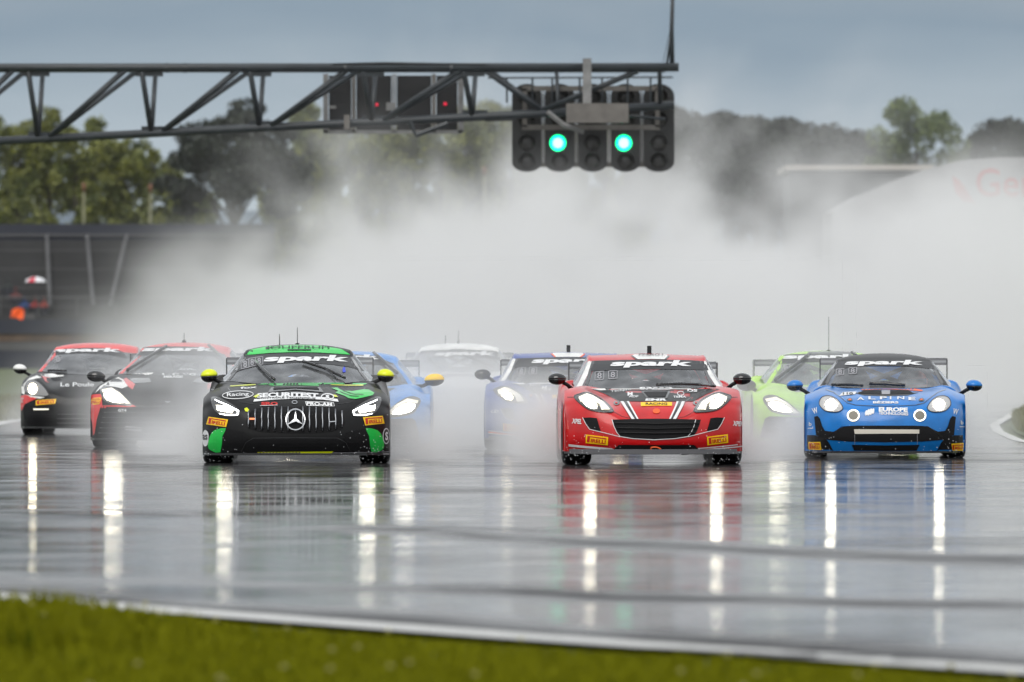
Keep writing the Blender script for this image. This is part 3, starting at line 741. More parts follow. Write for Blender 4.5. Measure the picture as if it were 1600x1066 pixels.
        b = c.decal('badge', smoothpoly(zl(M1, [(172, 745), (190, 765), (192, 800), (186, 838), (170, 852), (156, 835), (153, 790), (158, 760)]), 2), WHT, 3); c.text('as', M1(171, 792), 7.5, 8, BLK, 4.5, parent=b, bold=.02)
        b = c.decal('badge', ellipse(M1(1322, 785), 5.4, 12.6), WHT, 3); c.decal('badge_core', ellipse(M1(1322, 785), 4.4, 10.8), BLK, 4.2, parent=b); c.text('S', M1(1322, 785), 4.4, 13, WHT, 5.4, parent=b, bold=.04)
        c.decal('livery_panel', zl(M1, [(500, 885), (985, 880), (975, 892), (512, 895)]), yel, 6)
        c.decal('livery_panel', zl(M1, [(418, 612), (435, 606), (450, 622), (440, 632), (425, 628)]), yel, 3.5)
        c.decal('grille_lamp', zl(M1, [(452, 672), (486, 672), (486, 682), (452, 682)]), mat('amber_led', (.5, .1, .02), .4, emit=(1, .25, .08), es=1.2), 6)
        c.decal('window_tag', zl(M1, [(1046, 360), (1052, 346), (1062, 346), (1066, 378), (1048, 380)]), mat('blue_vinyl', (.03, .06, .6), .5), 2.5)
        c.stroke('grille_clip', zl(M1, [(960, 698), (1002, 694)]), 1.0, CHR, 12)
    return c

# ---------- low two-seat coupe with peaked wings and a wide trapezoid grille
T_PEAK = dict(sd=.018, xs4=.958, W=.935, Lf=.90, wb=2.53, Lr=.80, zb=.145, zn=.50, zo=.625, zf=.80, zc=.785, zk=.82, zd=.86, zr=.88, yc=.58, xin=.62, zv=-.05, hb=.0)
T_PEAK['cab'] = cab(.71, .58, .775, .575, 1.32, 1.09, 1.150, 2.53, .84, bow=.26, zbe=.815, dr=.45)
def peak_car(px, gy, yaw, label, col, stripe, edge, hoodm, ref=None, lampm=None, glow=None, red=True):
    c = Car(T_PEAK, px, gy, yaw, label, ref=ref)
    body = paint('paint_' + col[0], col[1]); white = paint('paint_white', (225, 225, 222))
    build_shell(c, body, body, white); wheels(c, .325, .31)
    sp_ = splitter(c, .12, mat('splitter_grey', lin(92, 92, 95), .4), .03, .925, .05)
    c.stroke('splitter_line', zl(G1, [(180, 806), (300, 818), (490, 831), (800, 836), (1120, 834), (1280, 822), (1412, 810)]), 1.7, edge[1] if len(edge) > 1 else WHT, 4)
    c.stroke('splitter_line', zl(G1, [(180, 798), (300, 810), (490, 826)]), 1.5 if red else 3.0, WHT if red else ORG, 4, mirror=True)
    if not red: c.stroke('splitter_line', zl(G1, [(180, 785), (300, 797), (490, 812)]), 1.2, WHT, 4, mirror=True)
    # bonnet
    c.decal('bonnet_panel', zl(G1, [(345, 404), (560, 402), (803, 400), (1050, 402), (1255, 404), (1160, 440), (1065, 492), (803, 494), (535, 492), (440, 440)]), hoodm, 1.2)
    c.decal('cowl_strip', zl(G1, [(335, 402), (560, 400), (803, 398), (1050, 400), (1265, 402), (1200, 414), (1050, 408), (803, 407), (560, 408), (400, 414)]), WHT if not red else white, 1.8)
    sc = c.decal('bonnet_scoop', zl(G1, [(690, 420), (800, 416), (903, 419), (880, 472), (735, 472)]), CARB, 3)
    c.decal('scoop_mouth', zl(G1, [(712, 430), (800, 426), (884, 428), (868, 464), (745, 466)]), INT, 4.5, parent=sc)
    for x0, x1, x2, x3, m_ in ((546, 568, 648, 626, WHT), (568, 592, 664, 648, CARB), (592, 606, 676, 664, WHT)):
        c.decal('stripe', zl(G1, [(x0, 492), (x1, 492), (x2, 619), (x3, 619)]), stripe.get(m_.name, m_), 2, mirror=True)
    c.decal('yellow_plate', zl(G1, [(690, 500), (803, 497), (915, 499), (914, 525), (803, 524), (692, 527)]), YEL, 2.2); c.text('RACING', G1(803, 512), 34, 3.4, BLK, 3.6, bold=.02)
    b = c.decal('nose_badge', ellipse(G1(803, 562), 5.7, 3.9), ORG, 2.5)
    c.text('EMR' if red else 'CMR', G1(803, 482), 34, 3.6, WHT, 2.6, bold=.05, shear=.4)
    c.text('SPEED', G1(800, 402), 52, 4.2, WHT, 3.2, bold=.05)
    c.text('Techpro', G1(550, 416), 32, 4.0, WHT, 2.4, bold=.01, rot=-.10); c.text('M', G1(615, 440), 8, 6, WHT, 2.4); c.text('ADF', G1(640, 458), 15, 3.2, WHT, 2.4)
    c.text('TEMA', G1(968, 461), 20, 3.0, WHT, 2.4, bold=.03); c.ring('bonnet_badge', G1(975, 437), 5, 3.2, 1.1, WHT, 2.4); c.text('DS', G1(1060, 416), 16, 4.2, WHT, 2.4, bold=.04)
    for x in (518, 1085):
        c.decal('bonnet_pin', ellipse(G1(x, 505), 5.0, 3.4), GLB, 2.6); c.decal('pin_head', ellipse(G1(x, 505), 2.0, 1.5), REDV, 4)
    c.stroke('shut_line', zl(G1, [(345, 404), (440, 440), (540, 492), (622, 617)]), .6, GLB, 1.7, mirror=True)
    c.stroke('shut_line', zl(G1, [(168, 462), (216, 462)]), .7, GLB, 1.5, mirror=True); c.stroke('shut_line', zl(G1, [(497, 566), (560, 600), (640, 617)]), .5, GLB, 1.5, mirror=True)
    # lamps
    headlight(c, zl(G1, [(216, 462), (255, 440), (303, 429), (352, 446), (432, 492), (497, 566), (420, 570), (335, 556), (275, 522)]),
              [(smoothpoly(zl(G1, [(282, 492), (330, 482), (366, 506), (378, 538), (335, 540), (296, 518)]), 2), lampm or LAMP), (zl(G1, [(250, 465), (303, 442), (345, 455), (420, 500), (470, 556), (412, 556), (395, 520), (335, 475), (265, 500)]), LAMPS)], rim=GLB, glow=glow)
    # mouth
    gp = zl(G1, [(803, 617), (640, 619), (486, 622), (500, 668), (520, 712), (545, 742), (640, 757), (803, 765)])
    cx_ = G1(803, 0)[0]
    gl = c.decal('grille', sym(gp, cx_), MESHG, 2.5); c.stroke('grille_edge', gp[2:], .9, WHT if red else edge[0], 3.5, mirror=True, parent=gl)
    for k in range(3):
        y_ = 650 + 32 * k; c.bar('grille_bar', zl(G1, [(500 + 14 * k, y_), (803, y_ + 6), (1106 - 14 * k, y_)]), .006, BLK, .02, gl)
    c.decal('side_intake', zl(G1, [(282, 608), (330, 606), (380, 612), (390, 650), (406, 700), (396, 708), (330, 686), (300, 650)]), MESHG, 2.5, mirror=True)
    c.stroke('intake_edge', zl(G1, [(278, 606), (300, 650), (328, 690), (420, 712), (545, 744)]), .9, WHT, 3.5, mirror=True)
    c.decal('lower_slot', zl(G1, [(535, 798), (803, 800), (1070, 798), (1105, 829), (803, 832), (497, 829)]), MESHG, 4.5)
    c.bar('tow_loop', smoothpoly(zl(G1, [(762, 812), (800, 808), (832, 820), (820, 830), (775, 828)]), 3), .008, ORG, .03)
    # screen
    banner(c, zl(G1, [(350, 203), (560, 196), (800, 193), (1040, 198), (1166, 208), (1198, 270), (1000, 264), (800, 261), (560, 265), (332, 276)]), G1(770, 227), 127, 11.5, .5)
    c.stroke('screen_edge', zl(G1, [(300, 394), (330, 276), (352, 205)]), 4.5, GLB, 1.4, mirror=True)
    plates(c, [zl(G1, [(366, 284), (428, 278), (428, 335), (366, 342)]), zl(G1, [(462, 277), (523, 274), (523, 328), (462, 332)])])
    c.bar('wiper', zl(G1, [(800, 386), (960, 380), (1120, 386), (1225, 398)]), .016, GLB, .025)
    # roof livery
    c.decal('roof_stripe', zl(G1, [(612, 151), (760, 146), (905, 150), (862, 192), (770, 190), (668, 192)]), white, 2)
    for q in ([(598, 152), (614, 151), (670, 192), (656, 193)], [(903, 150), (918, 152), (874, 193), (860, 192)]): c.decal('roof_stripe', zl(G1, q), CARB if red else ORG, 2.2)
    if red: c.text('FFSAGT', G1(770, 160), 40, 3.2, BLK, 3.5, bold=.0, shear=.3)
    f_ = c.plane(*G1(751, 140), 2.0); f2 = c.plane(*G1(751, 100), 2.0)
    MB().box((f_.x, 2.0, (f_.z + f2.z) / 2 - .02), (.046, .14, f2.z - f_.z + .06)).build('roof_fin', GLB, c.root)
    mirrors(c, .975, .895, .62, .098, .062, GLB, .07, az=-.12, sh=.0)
    c.text('EMR' if red else 'CMR', G1(130, 342), 13, 4.4, WHT, 2)
    wing(c, .80, .99)
    if red:
        for x_, y_ in ((232, 633), (1376, 650)): c.text('XPEL', G1(x_ + 6, y_), 15, 7.5, WHT, 2.5, bold=.03, rot=.08, shear=.1)
    else: c.text('<4>', (G1(232, 633)[0], G1(232, 633)[1]), 15, 10, WHT, 2.5, bold=.0)
    pirelli(c, zl(G1, [(301, 727), (460, 746), (457, 803), (300, 787)])); pirelli(c, zl(G1, [(1162, 743), (1310, 725), (1313, 785), (1165, 803)]))
    return c

# ---------- small rounded coupe with four round lamps
T_RND = dict(W=.885, Lf=.88, wb=2.42, Lr=.85, zb=.085, zn=.555, zo=.60, zf=.76, zc=.765, zk=.80, zd=.84, zr=.86, yc=.55, xin=.56, zv=-.01, hb=.01)
T_RND['cab'] = cab(.665, .55, .765, .485, 1.32, 1.085, 1.145, 2.42, .82, bow=.30, zbe=.79)
def round_car(px, gy, yaw, label):
    c = Car(T_RND, px, gy, yaw, label)
    blue = paint('paint_azure', (4, 112, 190)); blk = paint('paint_satin_black', (14, 14, 16), .45)
    build_shell(c, blue, blk, blk); wheels(c, .32, .26)
    splitter(c, .065, CARB, .015, .80)
    CX = A1(943, 0)[0]
    # lower mask
    c.decal('lower_mask', sym(zl(A1, [(943, 738), (760, 738), (668, 742), (620, 768), (600, 778), (540, 772), (555, 830), (700, 842), (943, 846)]), CX), MESHG, 2)
    c.decal('corner_panel', zl(A1, [(428, 800), (480, 800), (548, 822), (572, 850), (600, 905), (520, 912), (425, 908)]), BLK, 2, mirror=True)
    c.decal('side_intake', zl(A1, [(474, 680), (496, 674), (512, 692), (526, 740), (545, 772), (600, 778), (548, 826), (486, 800)]), MESHG, 2, mirror=True)
    c.stroke('intake_edge', zl(A1, [(548, 826), (600, 784), (660, 742)]), .8, GLB, 3.5, mirror=True)
    c.decal('plate_bar', zl(A1, [(735, 762), (1163, 764), (1162, 790), (740, 792)]), mat('plate_beige', lin(205, 200, 188), .5), 4)
    for x in (740, 1150): c.stroke('mask_seam', zl(A1, [(x, 795), (x, 892)]), .5, GRYV, 3.2)
    c.decal('lower_slot', zl(A1, [(720, 862), (943, 866), (1165, 862), (1145, 900), (943, 902), (735, 898)]), MESHG, 3.4)
    # lamps
    lamp = ellipse(A1(584, 602), 7.8, 7.8)
    headlight(c, zl(A1, [(509, 602), (518, 562), (548, 546), (590, 550), (628, 574), (662, 622), (640, 645), (598, 650), (545, 640)]),
              [(lamp, LAMP)], hous=mat('lamp_housing_pale', (.42, .42, .42), .25, coat=.6), rim=GLB, glow=25)
    for q in (731, 1166):
        fl = c.decal('fog_lamp', ellipse(A1(q, 673), 10, 9), HOUS, 3.5)
        c.ring('lamp_ring', A1(q, 673), 8.7, 8.0, 2.1, mat('lamp_ring_lit', (1, 1, .9), .3, emit=(1, .97, .82), es=1.2), 5, parent=fl)
        c.decal('lamp_cover', ellipse(A1(q, 673), 7.2, 6.6), mat('lamp_cover_grey', lin(125, 122, 112), .5), 5.2, parent=fl)
    # bonnet
    hl = zl(A1, [(545, 500), (600, 520), (645, 552), (690, 590), (745, 604), (840, 609), (943, 611)])
    c.stroke('shut_line', sym(hl, CX), .9, GLB, 1.6)
    c.decal('cowl_panel', sym(zl(A1, [(943, 490), (700, 492), (560, 496), (620, 506), (720, 520), (800, 540), (943, 545)]), CX), blk, 1.2)
    c.decal('cowl_strip', zl(A1, [(680, 500), (740, 494), (943, 488), (1120, 494), (1190, 506), (1180, 514), (1050, 504), (943, 500), (800, 506)]), ORG, 1.9)
    for q in ([(762, 528), (800, 506), (915, 508), (912, 533)], [(974, 533), (972, 508), (1090, 506), (1130, 528)]): c.decal('bonnet_vent', zl(A1, q), MESHG, 2.2)
    c.decal('vent_bridge', zl(A1, [(916, 508), (972, 508), (970, 534), (918, 534)]), GRYV, 2.4)
    nb = c.decal('number_panel', zl(A1, [(636, 545), (660, 520), (752, 516), (742, 534)]), WHT, 2.2); c.text('110', A1(694, 530), 16, 3.6, BLK, 3.4, parent=nb, bold=.03)
    for i, (x, ch) in enumerate(zip((778, 852, 928, 975, 1042, 1116), 'ALPINE')): c.text(ch, A1(x, 563 if i in (0, 5) else 558), 11 if ch != 'I' else 2.2, 4.8, WHT, 2.5, bold=.02)
    c.text('BÉZIERS', A1(943, 586), 40, 4.2, WHT, 2.5, bold=.04)
    for x in (706, 1178): c.decal('bonnet_pin', ellipse(A1(x, 570), 4.6, 2.6), GLB, 2.4); c.decal('pin_head', ellipse(A1(x, 570), 1.8, 1.1), ORG, 3.6)
    c.text('EUROPE', A1(992, 634), 45, 6.6, WHT, 2.5, bold=.055, rot=.02); c.text('TECHNOLOGIES', A1(994, 659), 46, 4.6, WHT, 2.5, bold=.035, rot=.035)
    for k in range(4): c.decal('sponsor_globe', ellipse(A1(815 + 15 * k, 656 - 4 * k), 2.0 + .4 * (k in (1, 2)), 4.2 + .8 * (k in (1, 2)), 12, .15), WHT, 2.5)
    for x_, y_ in ((480, 640), (1400, 646)): c.text('W', A1(x_, y_), 8, 9, WHT, 2.5, bold=.02, rot=-.3 if x_ < 900 else .2)
    for x_, y_ in ((449, 735), (1442, 725)): c.text('b', A1(x_, y_ - 8), 4, 6, WHT, 2.5); c.stroke('sponsor_line', zl(A1, [(x_ - 16, y_ + 20), (x_ + 18, y_ + 20)]), 1, WHT, 2.5)
    pirelli(c, zl(A1, [(438, 845), (516, 843), (523, 898), (440, 895)])); pirelli(c, zl(A1, [(1372, 856), (1452, 850), (1449, 903), (1378, 901)]))
    # screen
    banner(c, zl(A2, [(385, 142), (560, 128), (770, 124), (980, 126), (1180, 138), (1262, 230), (1210, 205), (1000, 184), (770, 180), (560, 182), (345, 208)]), A2(785, 155), 122, 9.6, .6)
    c.stroke('screen_edge', zl(A2, [(262, 372), (325, 250), (390, 140)]), 5.0, GLB, 1.4, mirror=True)
    plates(c, [zl(A2, [(370, 208), (435, 203), (435, 254), (368, 260)]), zl(A2, [(478, 197), (545, 192), (543, 243), (477, 248)])])
    c.bar('wiper', zl(A2, [(655, 345), (800, 346), (960, 360)]), .02, GLB, .025); c.bar('wiper', zl(A2, [(330, 356), (480, 354), (600, 362)]), .016, GLB, .025)
    mirrors(c, .995, .80, .60, .092, .062, blue, .08, az=-.11, sh=.05)
    wing(c, .72, 1.02)
    antenna(c, A1(930, 0)[0], A1(0, 266)[1], A1(0, 276)[1], 2.0, .012)
    return c

# ---------- wide coupe with the big low grille
T_WIDE = dict(W=.975, Lf=.90, wb=2.70, Lr=.85, zb=.13, zn=.56, zo=.62, zf=.80, zc=.87, zk=.88, zd=.93, zr=.95, yc=.62, xin=.62, zv=-.02, hb=.02)
T_WIDE['cab'] = cab(.70, .62, .865, .50, 1.42, 1.165, 1.262, 2.70, .92, bow=.28, zbe=.895)
T_LOW = dict(T_WIDE, zn=.50, zo=.565, zf=.735, zc=.775, zk=.80, zd=.86, zr=.88, W=.965)
T_LOW['cab'] = cab(.70, .62, .77, .52, 1.38, 1.075, 1.165, 2.70, .84, bow=.28, zbe=.80)
def wide_car(px, gy, yaw, label, T, col, roofc, cap, ref=None, style='', lampm=None, glow=None, mz=.865):
    c = Car(T, px, gy, yaw, label, ref=ref)
    body = paint('paint_' + col[0], col[1]); roof = paint('paint_' + roofc[0], roofc[1]); red = paint('paint_coral_red', (215, 42, 40)); white = paint('paint_white', (225, 225, 222))
    build_shell(c, body, roof, roof); wheels(c, .33, .31); splitter(c, .10, CARB, .04)
    CX = S1(741, 0)[0]
    k = (T['zf'] / .80 - 1) * 40
    dn = lambda L: [(x, y - k * 3.2 * 0 + (0 if T is T_WIDE else 62)) for x, y in L]     # lower-bodied variant
    z_ = lambda L: zl(S1, dn(L))
    headlight(c, z_([(150, 500), (200, 470), (262, 480), (335, 530), (432, 634), (330, 640), (205, 612), (165, 560)]),
              [(smoothpoly(z_([(185, 540), (250, 530), (315, 565), (360, 612), (300, 615), (215, 592)]), 2), lampm or LAMPB), (z_([(168, 505), (250, 490), (325, 535), (418, 628), (375, 628), (320, 560), (250, 522), (175, 530)]), LAMPS)], glow=glow)
    gp = z_([(741, 652), (450, 656), (180, 648), (150, 668), (125, 760), (108, 870), (112, 925), (400, 938), (741, 945)])
    gl = c.decal('grille', sym(gp, CX), MESHG, 2.5)
    for j in range(5): c.bar('grille_bar', z_([(190 - 12 * j, 700 + 44 * j), (741, 708 + 44 * j), (1292 + 12 * j, 700 + 44 * j)]), .006, CARB, .015, gl)
    c.decal('number_plate', z_([(372, 815), (513, 828), (513, 865), (372, 851)]), GRYV, 5)
    for q in ([(405, 402), (580, 400), (600, 438), (440, 446)],): c.decal('bonnet_vent', z_(q), GLB, 2, mirror=True)
    c.stroke('splitter_line', z_([(62, 918), (250, 938), (741, 950)]), 1.4, GRYV, 4, mirror=True)
    c.text('V', S1(741, 612 + (0 if T is T_WIDE else 60)), 10, 3, CHR, 4)
    c.text('GT4', S1(345, 682 + (0 if T is T_WIDE else 60)), 13, 4, WHT, 4.5, bold=.03)
    by = 0 if T is T_WIDE else 12 * 5.6
    b_ = lambda L: [(x, y + by * (1 if y > 200 else .9)) for x, y in L]
    banner(c, zl(S1, b_([(400, 150), (560, 128), (741, 122), (940, 124), (1110, 138), (1250, 200), (1150, 205), (940, 196), (741, 190), (560, 198), (352, 222)])), S1(845, 152 + by * .9), 115, 8.8, .6)
    plates(c, [zl(S1, b_([(372, 222), (438, 216), (425, 272), (358, 278)])), zl(S1, b_([(480, 212), (545, 208), (532, 262), (470, 268)]))])
    for pts in ([(365, 362), (540, 255), (732, 138)], [(1095, 128), (1180, 205), (1262, 290)]): c.bar('wiper', zl(S1, b_(pts)), .018, GLB, .03)
    c.stroke('screen_edge', zl(S1, b_([(300, 370), (345, 270), (405, 145)])), 3.5, GLB, 1.4, mirror=True)
    mirrors(c, 1.0, mz, .62, .115, .07, cap, .10, az=-.08, sh=-.05)
    wing(c, .80, T['zd'] + .13)
    if style == 'lime':
        c.ref = c.place; antenna(c, 1295, 495, 549, 2.0, .004)
        c.decal('roof_panel', zl(V1, [(502, 312), (690, 306), (880, 318), (880, 352), (690, 346), (502, 350)]), paint('paint_graphite_roof', (70, 73, 76)), 2)
    if style == 'flames':
        c.decal('livery_panel', zl(S1, [(58, 545), (165, 538), (170, 640), (152, 662), (122, 760), (104, 880), (90, 900), (85, 800), (58, 690)]), red, 2.2, mirror=True)
        c.decal('livery_panel', zl(S1, [(165, 640), (440, 636), (470, 650), (165, 664)]), red, 2.4, mirror=True)
        c.decal('livery_panel', zl(S1, [(105, 532), (150, 470), (220, 430), (310, 392), (350, 412), (392, 472), (342, 492), (255, 474), (185, 466)]), white, 2.0, mirror=True)
        c.decal('livery_panel', zl(S1, [(378, 398), (458, 455), (432, 502), (392, 472), (350, 412)]), red, 2.2, mirror=True)
        c.decal('livery_panel', zl(S1, [(240, 378), (420, 362), (620, 352), (600, 368), (430, 392), (330, 394), (230, 420)]), white, 1.9, mirror=True)
        c.text('RACING', S1(830, 368), 56, 4, WHT, 2.5, bold=.04); c.text('MIRAGE', S1(790, 390), 30, 3.6, WHT, 2.5, bold=.05)
        pirelli(c, zl(S1, [(62, 574), (162, 572), (148, 628), (62, 634)]))
        antenna(c, S1(885, 0)[0], S1(0, 2)[1], S1(0, 78)[1], 2.1, .005)
    return c

# ---------- mid-engined coupe with oval lamps
T_OVAL = dict(W=.905, Lf=.92, wb=2.48, Lr=.9, zb=.12, zn=.56, zo=.64, zf=.845, zc=.83, zk=.86, zd=.90, zr=.92, yc=.56, xin=.58, zv=-.05, hb=.0)
T_OVAL['cab'] = cab(.70, .56, .83, .53, 1.36, 1.155, 1.255, 2.48, .88, bow=.26, zbe=.87)
def oval_car(px, gy, yaw, label):
    c = Car(T_OVAL, px, gy, yaw, label)
    blk = paint('paint_satin_black', (14, 14, 16), .45); red = paint('paint_coral_red', (215, 42, 40)); white = paint('paint_white', (225, 225, 222))
    build_shell(c, blk, red, red); wheels(c, .325, .29); splitter(c, .10, CARB, .03)
    headlight(c, zl(P1, [(183, 475), (205, 425), (255, 404), (315, 425), (385, 495), (412, 552), (345, 562), (235, 546), (192, 512)]),
              [(ellipse(P1(262, 490), 6.2, 8.0), LAMPW)], hous=mat('lamp_housing_mid', (.2, .2, .2), .25, coat=.6), rim=GLB, glow=25)
    c.decal('livery_panel', zl(P1, [(135, 545), (150, 470), (225, 385), (300, 358), (345, 378), (250, 400), (192, 452), (180, 545)]), white, 1.8, mirror=True)
    c.decal('livery_panel', zl(P1, [(345, 366), (425, 372), (420, 430), (385, 420)]), red, 1.8, mirror=True)
    c.decal('livery_panel', zl(P1, [(330, 350), (440, 340), (600, 344), (560, 366), (430, 380), (350, 366)]), white, 2.0, mirror=True)
    c.decal('livery_panel', zl(P1, [(128, 560), (185, 545), (300, 582), (260, 600), (180, 640), (155, 700), (132, 690)]), red, 2.2, mirror=True)
    c.decal('livery_panel', zl(P1, [(185, 545), (380, 572), (330, 584), (240, 570)]), white, 2.4, mirror=True)
    c.decal('side_intake', zl(P1, [(165, 690), (200, 630), (290, 655), (470, 650), (470, 860), (230, 860), (175, 770)]), MESHG, 2, mirror=True)
    c.decal('lower_grille', zl(P1, [(500, 700), (1030, 700), (1060, 860), (470, 860)]), MESHG, 2)
    for yy in (740, 780, 820): c.bar('grille_bar', zl(P1, [(500, yy), (1030, yy)]), .007, CARB, .015)
    c.decal('running_lamp', zl(P1, [(268, 681), (418, 681), (416, 695), (272, 696)]), LAMPS, 5, mirror=True)
    c.text('Le Poule', P1(765 - 70, 448), 52, 6.5, WHT, 2.5, bold=.01); c.text('GTC', P1(158, 600), 4, 8, WHT, 3.4)
    c.decal('bonnet_vent', zl(P1, [(430, 385), (520, 380), (540, 402), (470, 410)]), INT, 2, mirror=True)
    pirelli(c, zl(P1, [(292, 600), (490, 588), (480, 634), (290, 650)]))
    banner(c, zl(P1, [(408, 128), (560, 98), (765, 88), (990, 92), (1130, 120), (1180, 190), (990, 150), (765, 138), (560, 146), (375, 170)]), P1(800, 115), 103, 8.0, .6)
    plates(c, [zl(P1, [(385, 185), (440, 178), (420, 240), (362, 246)]), zl(P1, [(485, 172), (545, 165), (525, 222), (465, 230)])])
    c.stroke('screen_edge', zl(P1, [(312, 330), (350, 240), (405, 130)]), 3.5, GLB, 1.4, mirror=True)
    c.bar('wiper', zl(P1, [(330, 322), (460, 318), (590, 322)]), .014, GLB, .02)
    mirrors(c, .985, .905, .58, .095, .068, white, .08, az=-.11, sh=-.06)
    wing(c, .75, 1.02)
    return c
#@@GRID
merc = slat_car(462, 724, .7, 'black race car with bright green roof panel and chrome slatted grille', ('satin_black', (14, 14, 16)), ('green', (30, 190, 75)), paint('paint_fluo_yellow', (215, 225, 15)), glow=20)
gin = peak_car(1022, 726, .9, 'red race car with white windscreen pillars and black bonnet', ('racing_red', (190, 11, 17)), {}, (WHT,), paint('paint_satin_black', (14, 14, 16), .45), glow=25)
alp = round_car(1383, 716, -2.0, 'azure blue race car with black roof and four round lamps')
ast = wide_car(262, 700, -2.6, 'black race car with red roof, red corners and white flame panel by its lit lamp', T_WIDE, ('satin_black', (14, 14, 16)), ('coral_red', (215, 42, 40)), GLB, style='flames', glow=20)
por = oval_car(132, 680, -1.0, 'black race car with red roof, white door mirror and oval headlamp')
gin2 = peak_car(879, 703, -1.0, 'dark blue race car with white pillars and orange front edge, half hidden in spray', ('royal_blue', (28, 62, 140)), {}, (ORG,), paint('paint_graphite', (95, 98, 104), .45), ref=gin, red=False, lampm=LAMPW, glow=25)
lime = wide_car(1310, 706, 1.0, 'lime green race car with black roof centre and glaring headlamps', T_LOW, ('lime', (165, 215, 40)), ('lime', (165, 215, 40)), GLB, ref=ast, style='lime', lampm=LAMPB, glow=0, mz=.775)
bmw = wide_car(538, 711, .0, 'light blue race car with yellow mirrors, tucked behind the black and green car', T_LOW, ('sky_blue', (45, 130, 205)), ('sky_blue', (45, 130, 205)), YEL, ref=ast, lampm=LAMPB, glow=0, mz=.85)
whi = slat_car(716, 671, 0, 'white race car almost lost in the spray behind the others', ('white', (225, 225, 222)), ('white', (225, 225, 222)), paint('paint_white', (225, 225, 222)), full=False, ref=merc)
# lime roof edges and number marks
HELM = mat('helmet_white', (.6, .6, .62), .25, coat=.5)
driver(alp, .36, mat('helmet_orange', lin(225, 85, 30), .3, coat=.5), WHT, 'driver in an orange helmet behind the azure blue car windscreen')
driver(gin, .36, mat('helmet_grey', lin(150, 150, 155), .3, coat=.5), WHT, 'driver in a grey helmet behind the red car windscreen')
driver(merc, .36, mat('helmet_dark', (.03, .03, .04), .3, coat=.5), DGRY, 'driver in a dark helmet behind the black and green car windscreen')
#@@REST
# ------------------------------------------------------------------ start-light gantry (185 m out)
GD = 185.0
STEEL = mat('painted_steel', (.022, .028, .034), .42, noise=(3, .25)); STEELG = mat('galvanised', (.20, .20, .20), .5, noise=(5, .2)); BEI = mat('beige_steel', (.13, .12, .11), .6, noise=(4, .2))
ga = empty('start_gantry', (at(-500, 0, GD).x, GD, 0)); tag(ga, 'dark steel lattice gantry arm reaching out over the wet track', 'gantry')
gl0 = ga.location.copy()
def gp(px, py, dy=0.0):
    v = at(px, py, GD) - gl0; v.y += dy; return v
low = lambda x: 220 - .0505 * x if x < 800 else 179.6 - .052 * (x - 800)
MB().tube([gp(-500, 107, -.35), gp(1060, 106, -.35)], .085, 12).build('chord', STEEL, ga, True)
MB().tube([gp(-500, 107, .75), gp(1040, 107, .75)], .06, 12).build('chord', STEEL, ga, True)
MB().tube([gp(-500, low(-500), .2), gp(800, low(800), .2), gp(1053, 164, .2)], .082, 12).build('chord', STEEL, ga, True)
nodes = [-466, -291, -116, 59, 236, 405, 581, 738]
for x in nodes:
    y = low(x)
    for tx, dy, r_ in ((x - 14, -.35, .058), (x + 5, .75, .05)): MB().tube([gp(x, y, .2), gp(tx, 108, dy)], r_, 8).build('brace', STEEL, ga, True)
    if x < 700:
        for tx, dy, r_ in ((x + 138, -.35, .062), (x + 152, .75, .052)): MB().tube([gp(x + 14, y, .2), gp(tx, 110, dy)], r_, 8).build('brace', STEEL, ga, True)
    MB().box(gp(x + 4, y - 3, .2), (.5, .03, .2)).build('gusset', STEEL, ga)
    MB().box(gp(x - 2, 114, -.33), (.55, .03, .16)).build('gusset', STEEL, ga)
for a, b, r_ in (((756, 110, -.35), (846, 173, .2), .05), ((768, 110, .75), (850, 173, .2), .042), ((846, 173, .2), (996, 112, -.35), .055), ((1030, 108, -.35), (1032, 164, .2), .045), ((870, 110, .7), (872, 172, .2), .04), ((960, 178, .2), (1040, 186, .2), .03)):
    MB().tube([gp(*a), gp(*b)], r_, 8).build('brace', STEEL, ga, True)
for x in (262, 290, 540, 705): MB().lathe([(-.03, .10), (.03, .10)], gp(x, 107, -.35), 'X', 10).build('collar', STEEL, ga)
MB().tube([gp(640, 189, .1), gp(650, 211, .1), gp(700, 193, .1)], .06, 6).build('bracket', STEEL, ga)
MB().box(gp(542, 191, .0), (.11, .10, .28)).build('clamp', BEI, ga)
MB().box(gp(917, 129, -.45), (.17, .10, .92)).build('post_plate', STEELG, ga)
MB().box(gp(933, 178, -.55), (1.22, .3, .38)).build('control_box', BEI, ga)
MB().tube([gp(855, 175, -.2), gp(880, 195, -.2), gp(912, 207, -.2)], .055, 6).build('bracket', STEELG, ga)
MB().tube([gp(1050, 112, -.3), gp(1049, 50, -.3), gp(1052, -60, -.3)], [.05, .045, .03], 8).build('mast', STEEL, ga, True)
MB().tube([gp(1041, 108, -.3), gp(1049, 45, -.3)], .028, 6).build('mast_stay', STEEL, ga, True)
MB().tube([gp(1050, 30, -.3), gp(1036, 98, -.3)], .006, 4).build('cable', STEEL, ga)
MB().tube([gp(520, 102, -.4), gp(600, 100, -.4), gp(660, 101, -.4), gp(760, 103, -.4)], .03, 6).build('cable', BLK, ga, True)
for x0, x1, yy in ((762, 1052, 121), (758, 804, 188)): MB().tube([gp(x0, yy, .4), gp(x1, yy - 1, .4)], .018, 5).build('cable_rail', STEEL, ga)
for x in (792, 832, 863, 906, 941, 981, 1017): MB().tube([gp(x, 121, .4), gp(x, 160, .4)], .02, 5).build('hanger', STEEL, ga)
v0 = at(-500, 107, GD); MB().tube([(0, .2, 7.0), (0, .2, 0)], .22, 14).build('column', STEEL, ga, True); MB().box((0, .2, .1), (1.2, 1.2, .2)).build('foot', STEELG, ga)

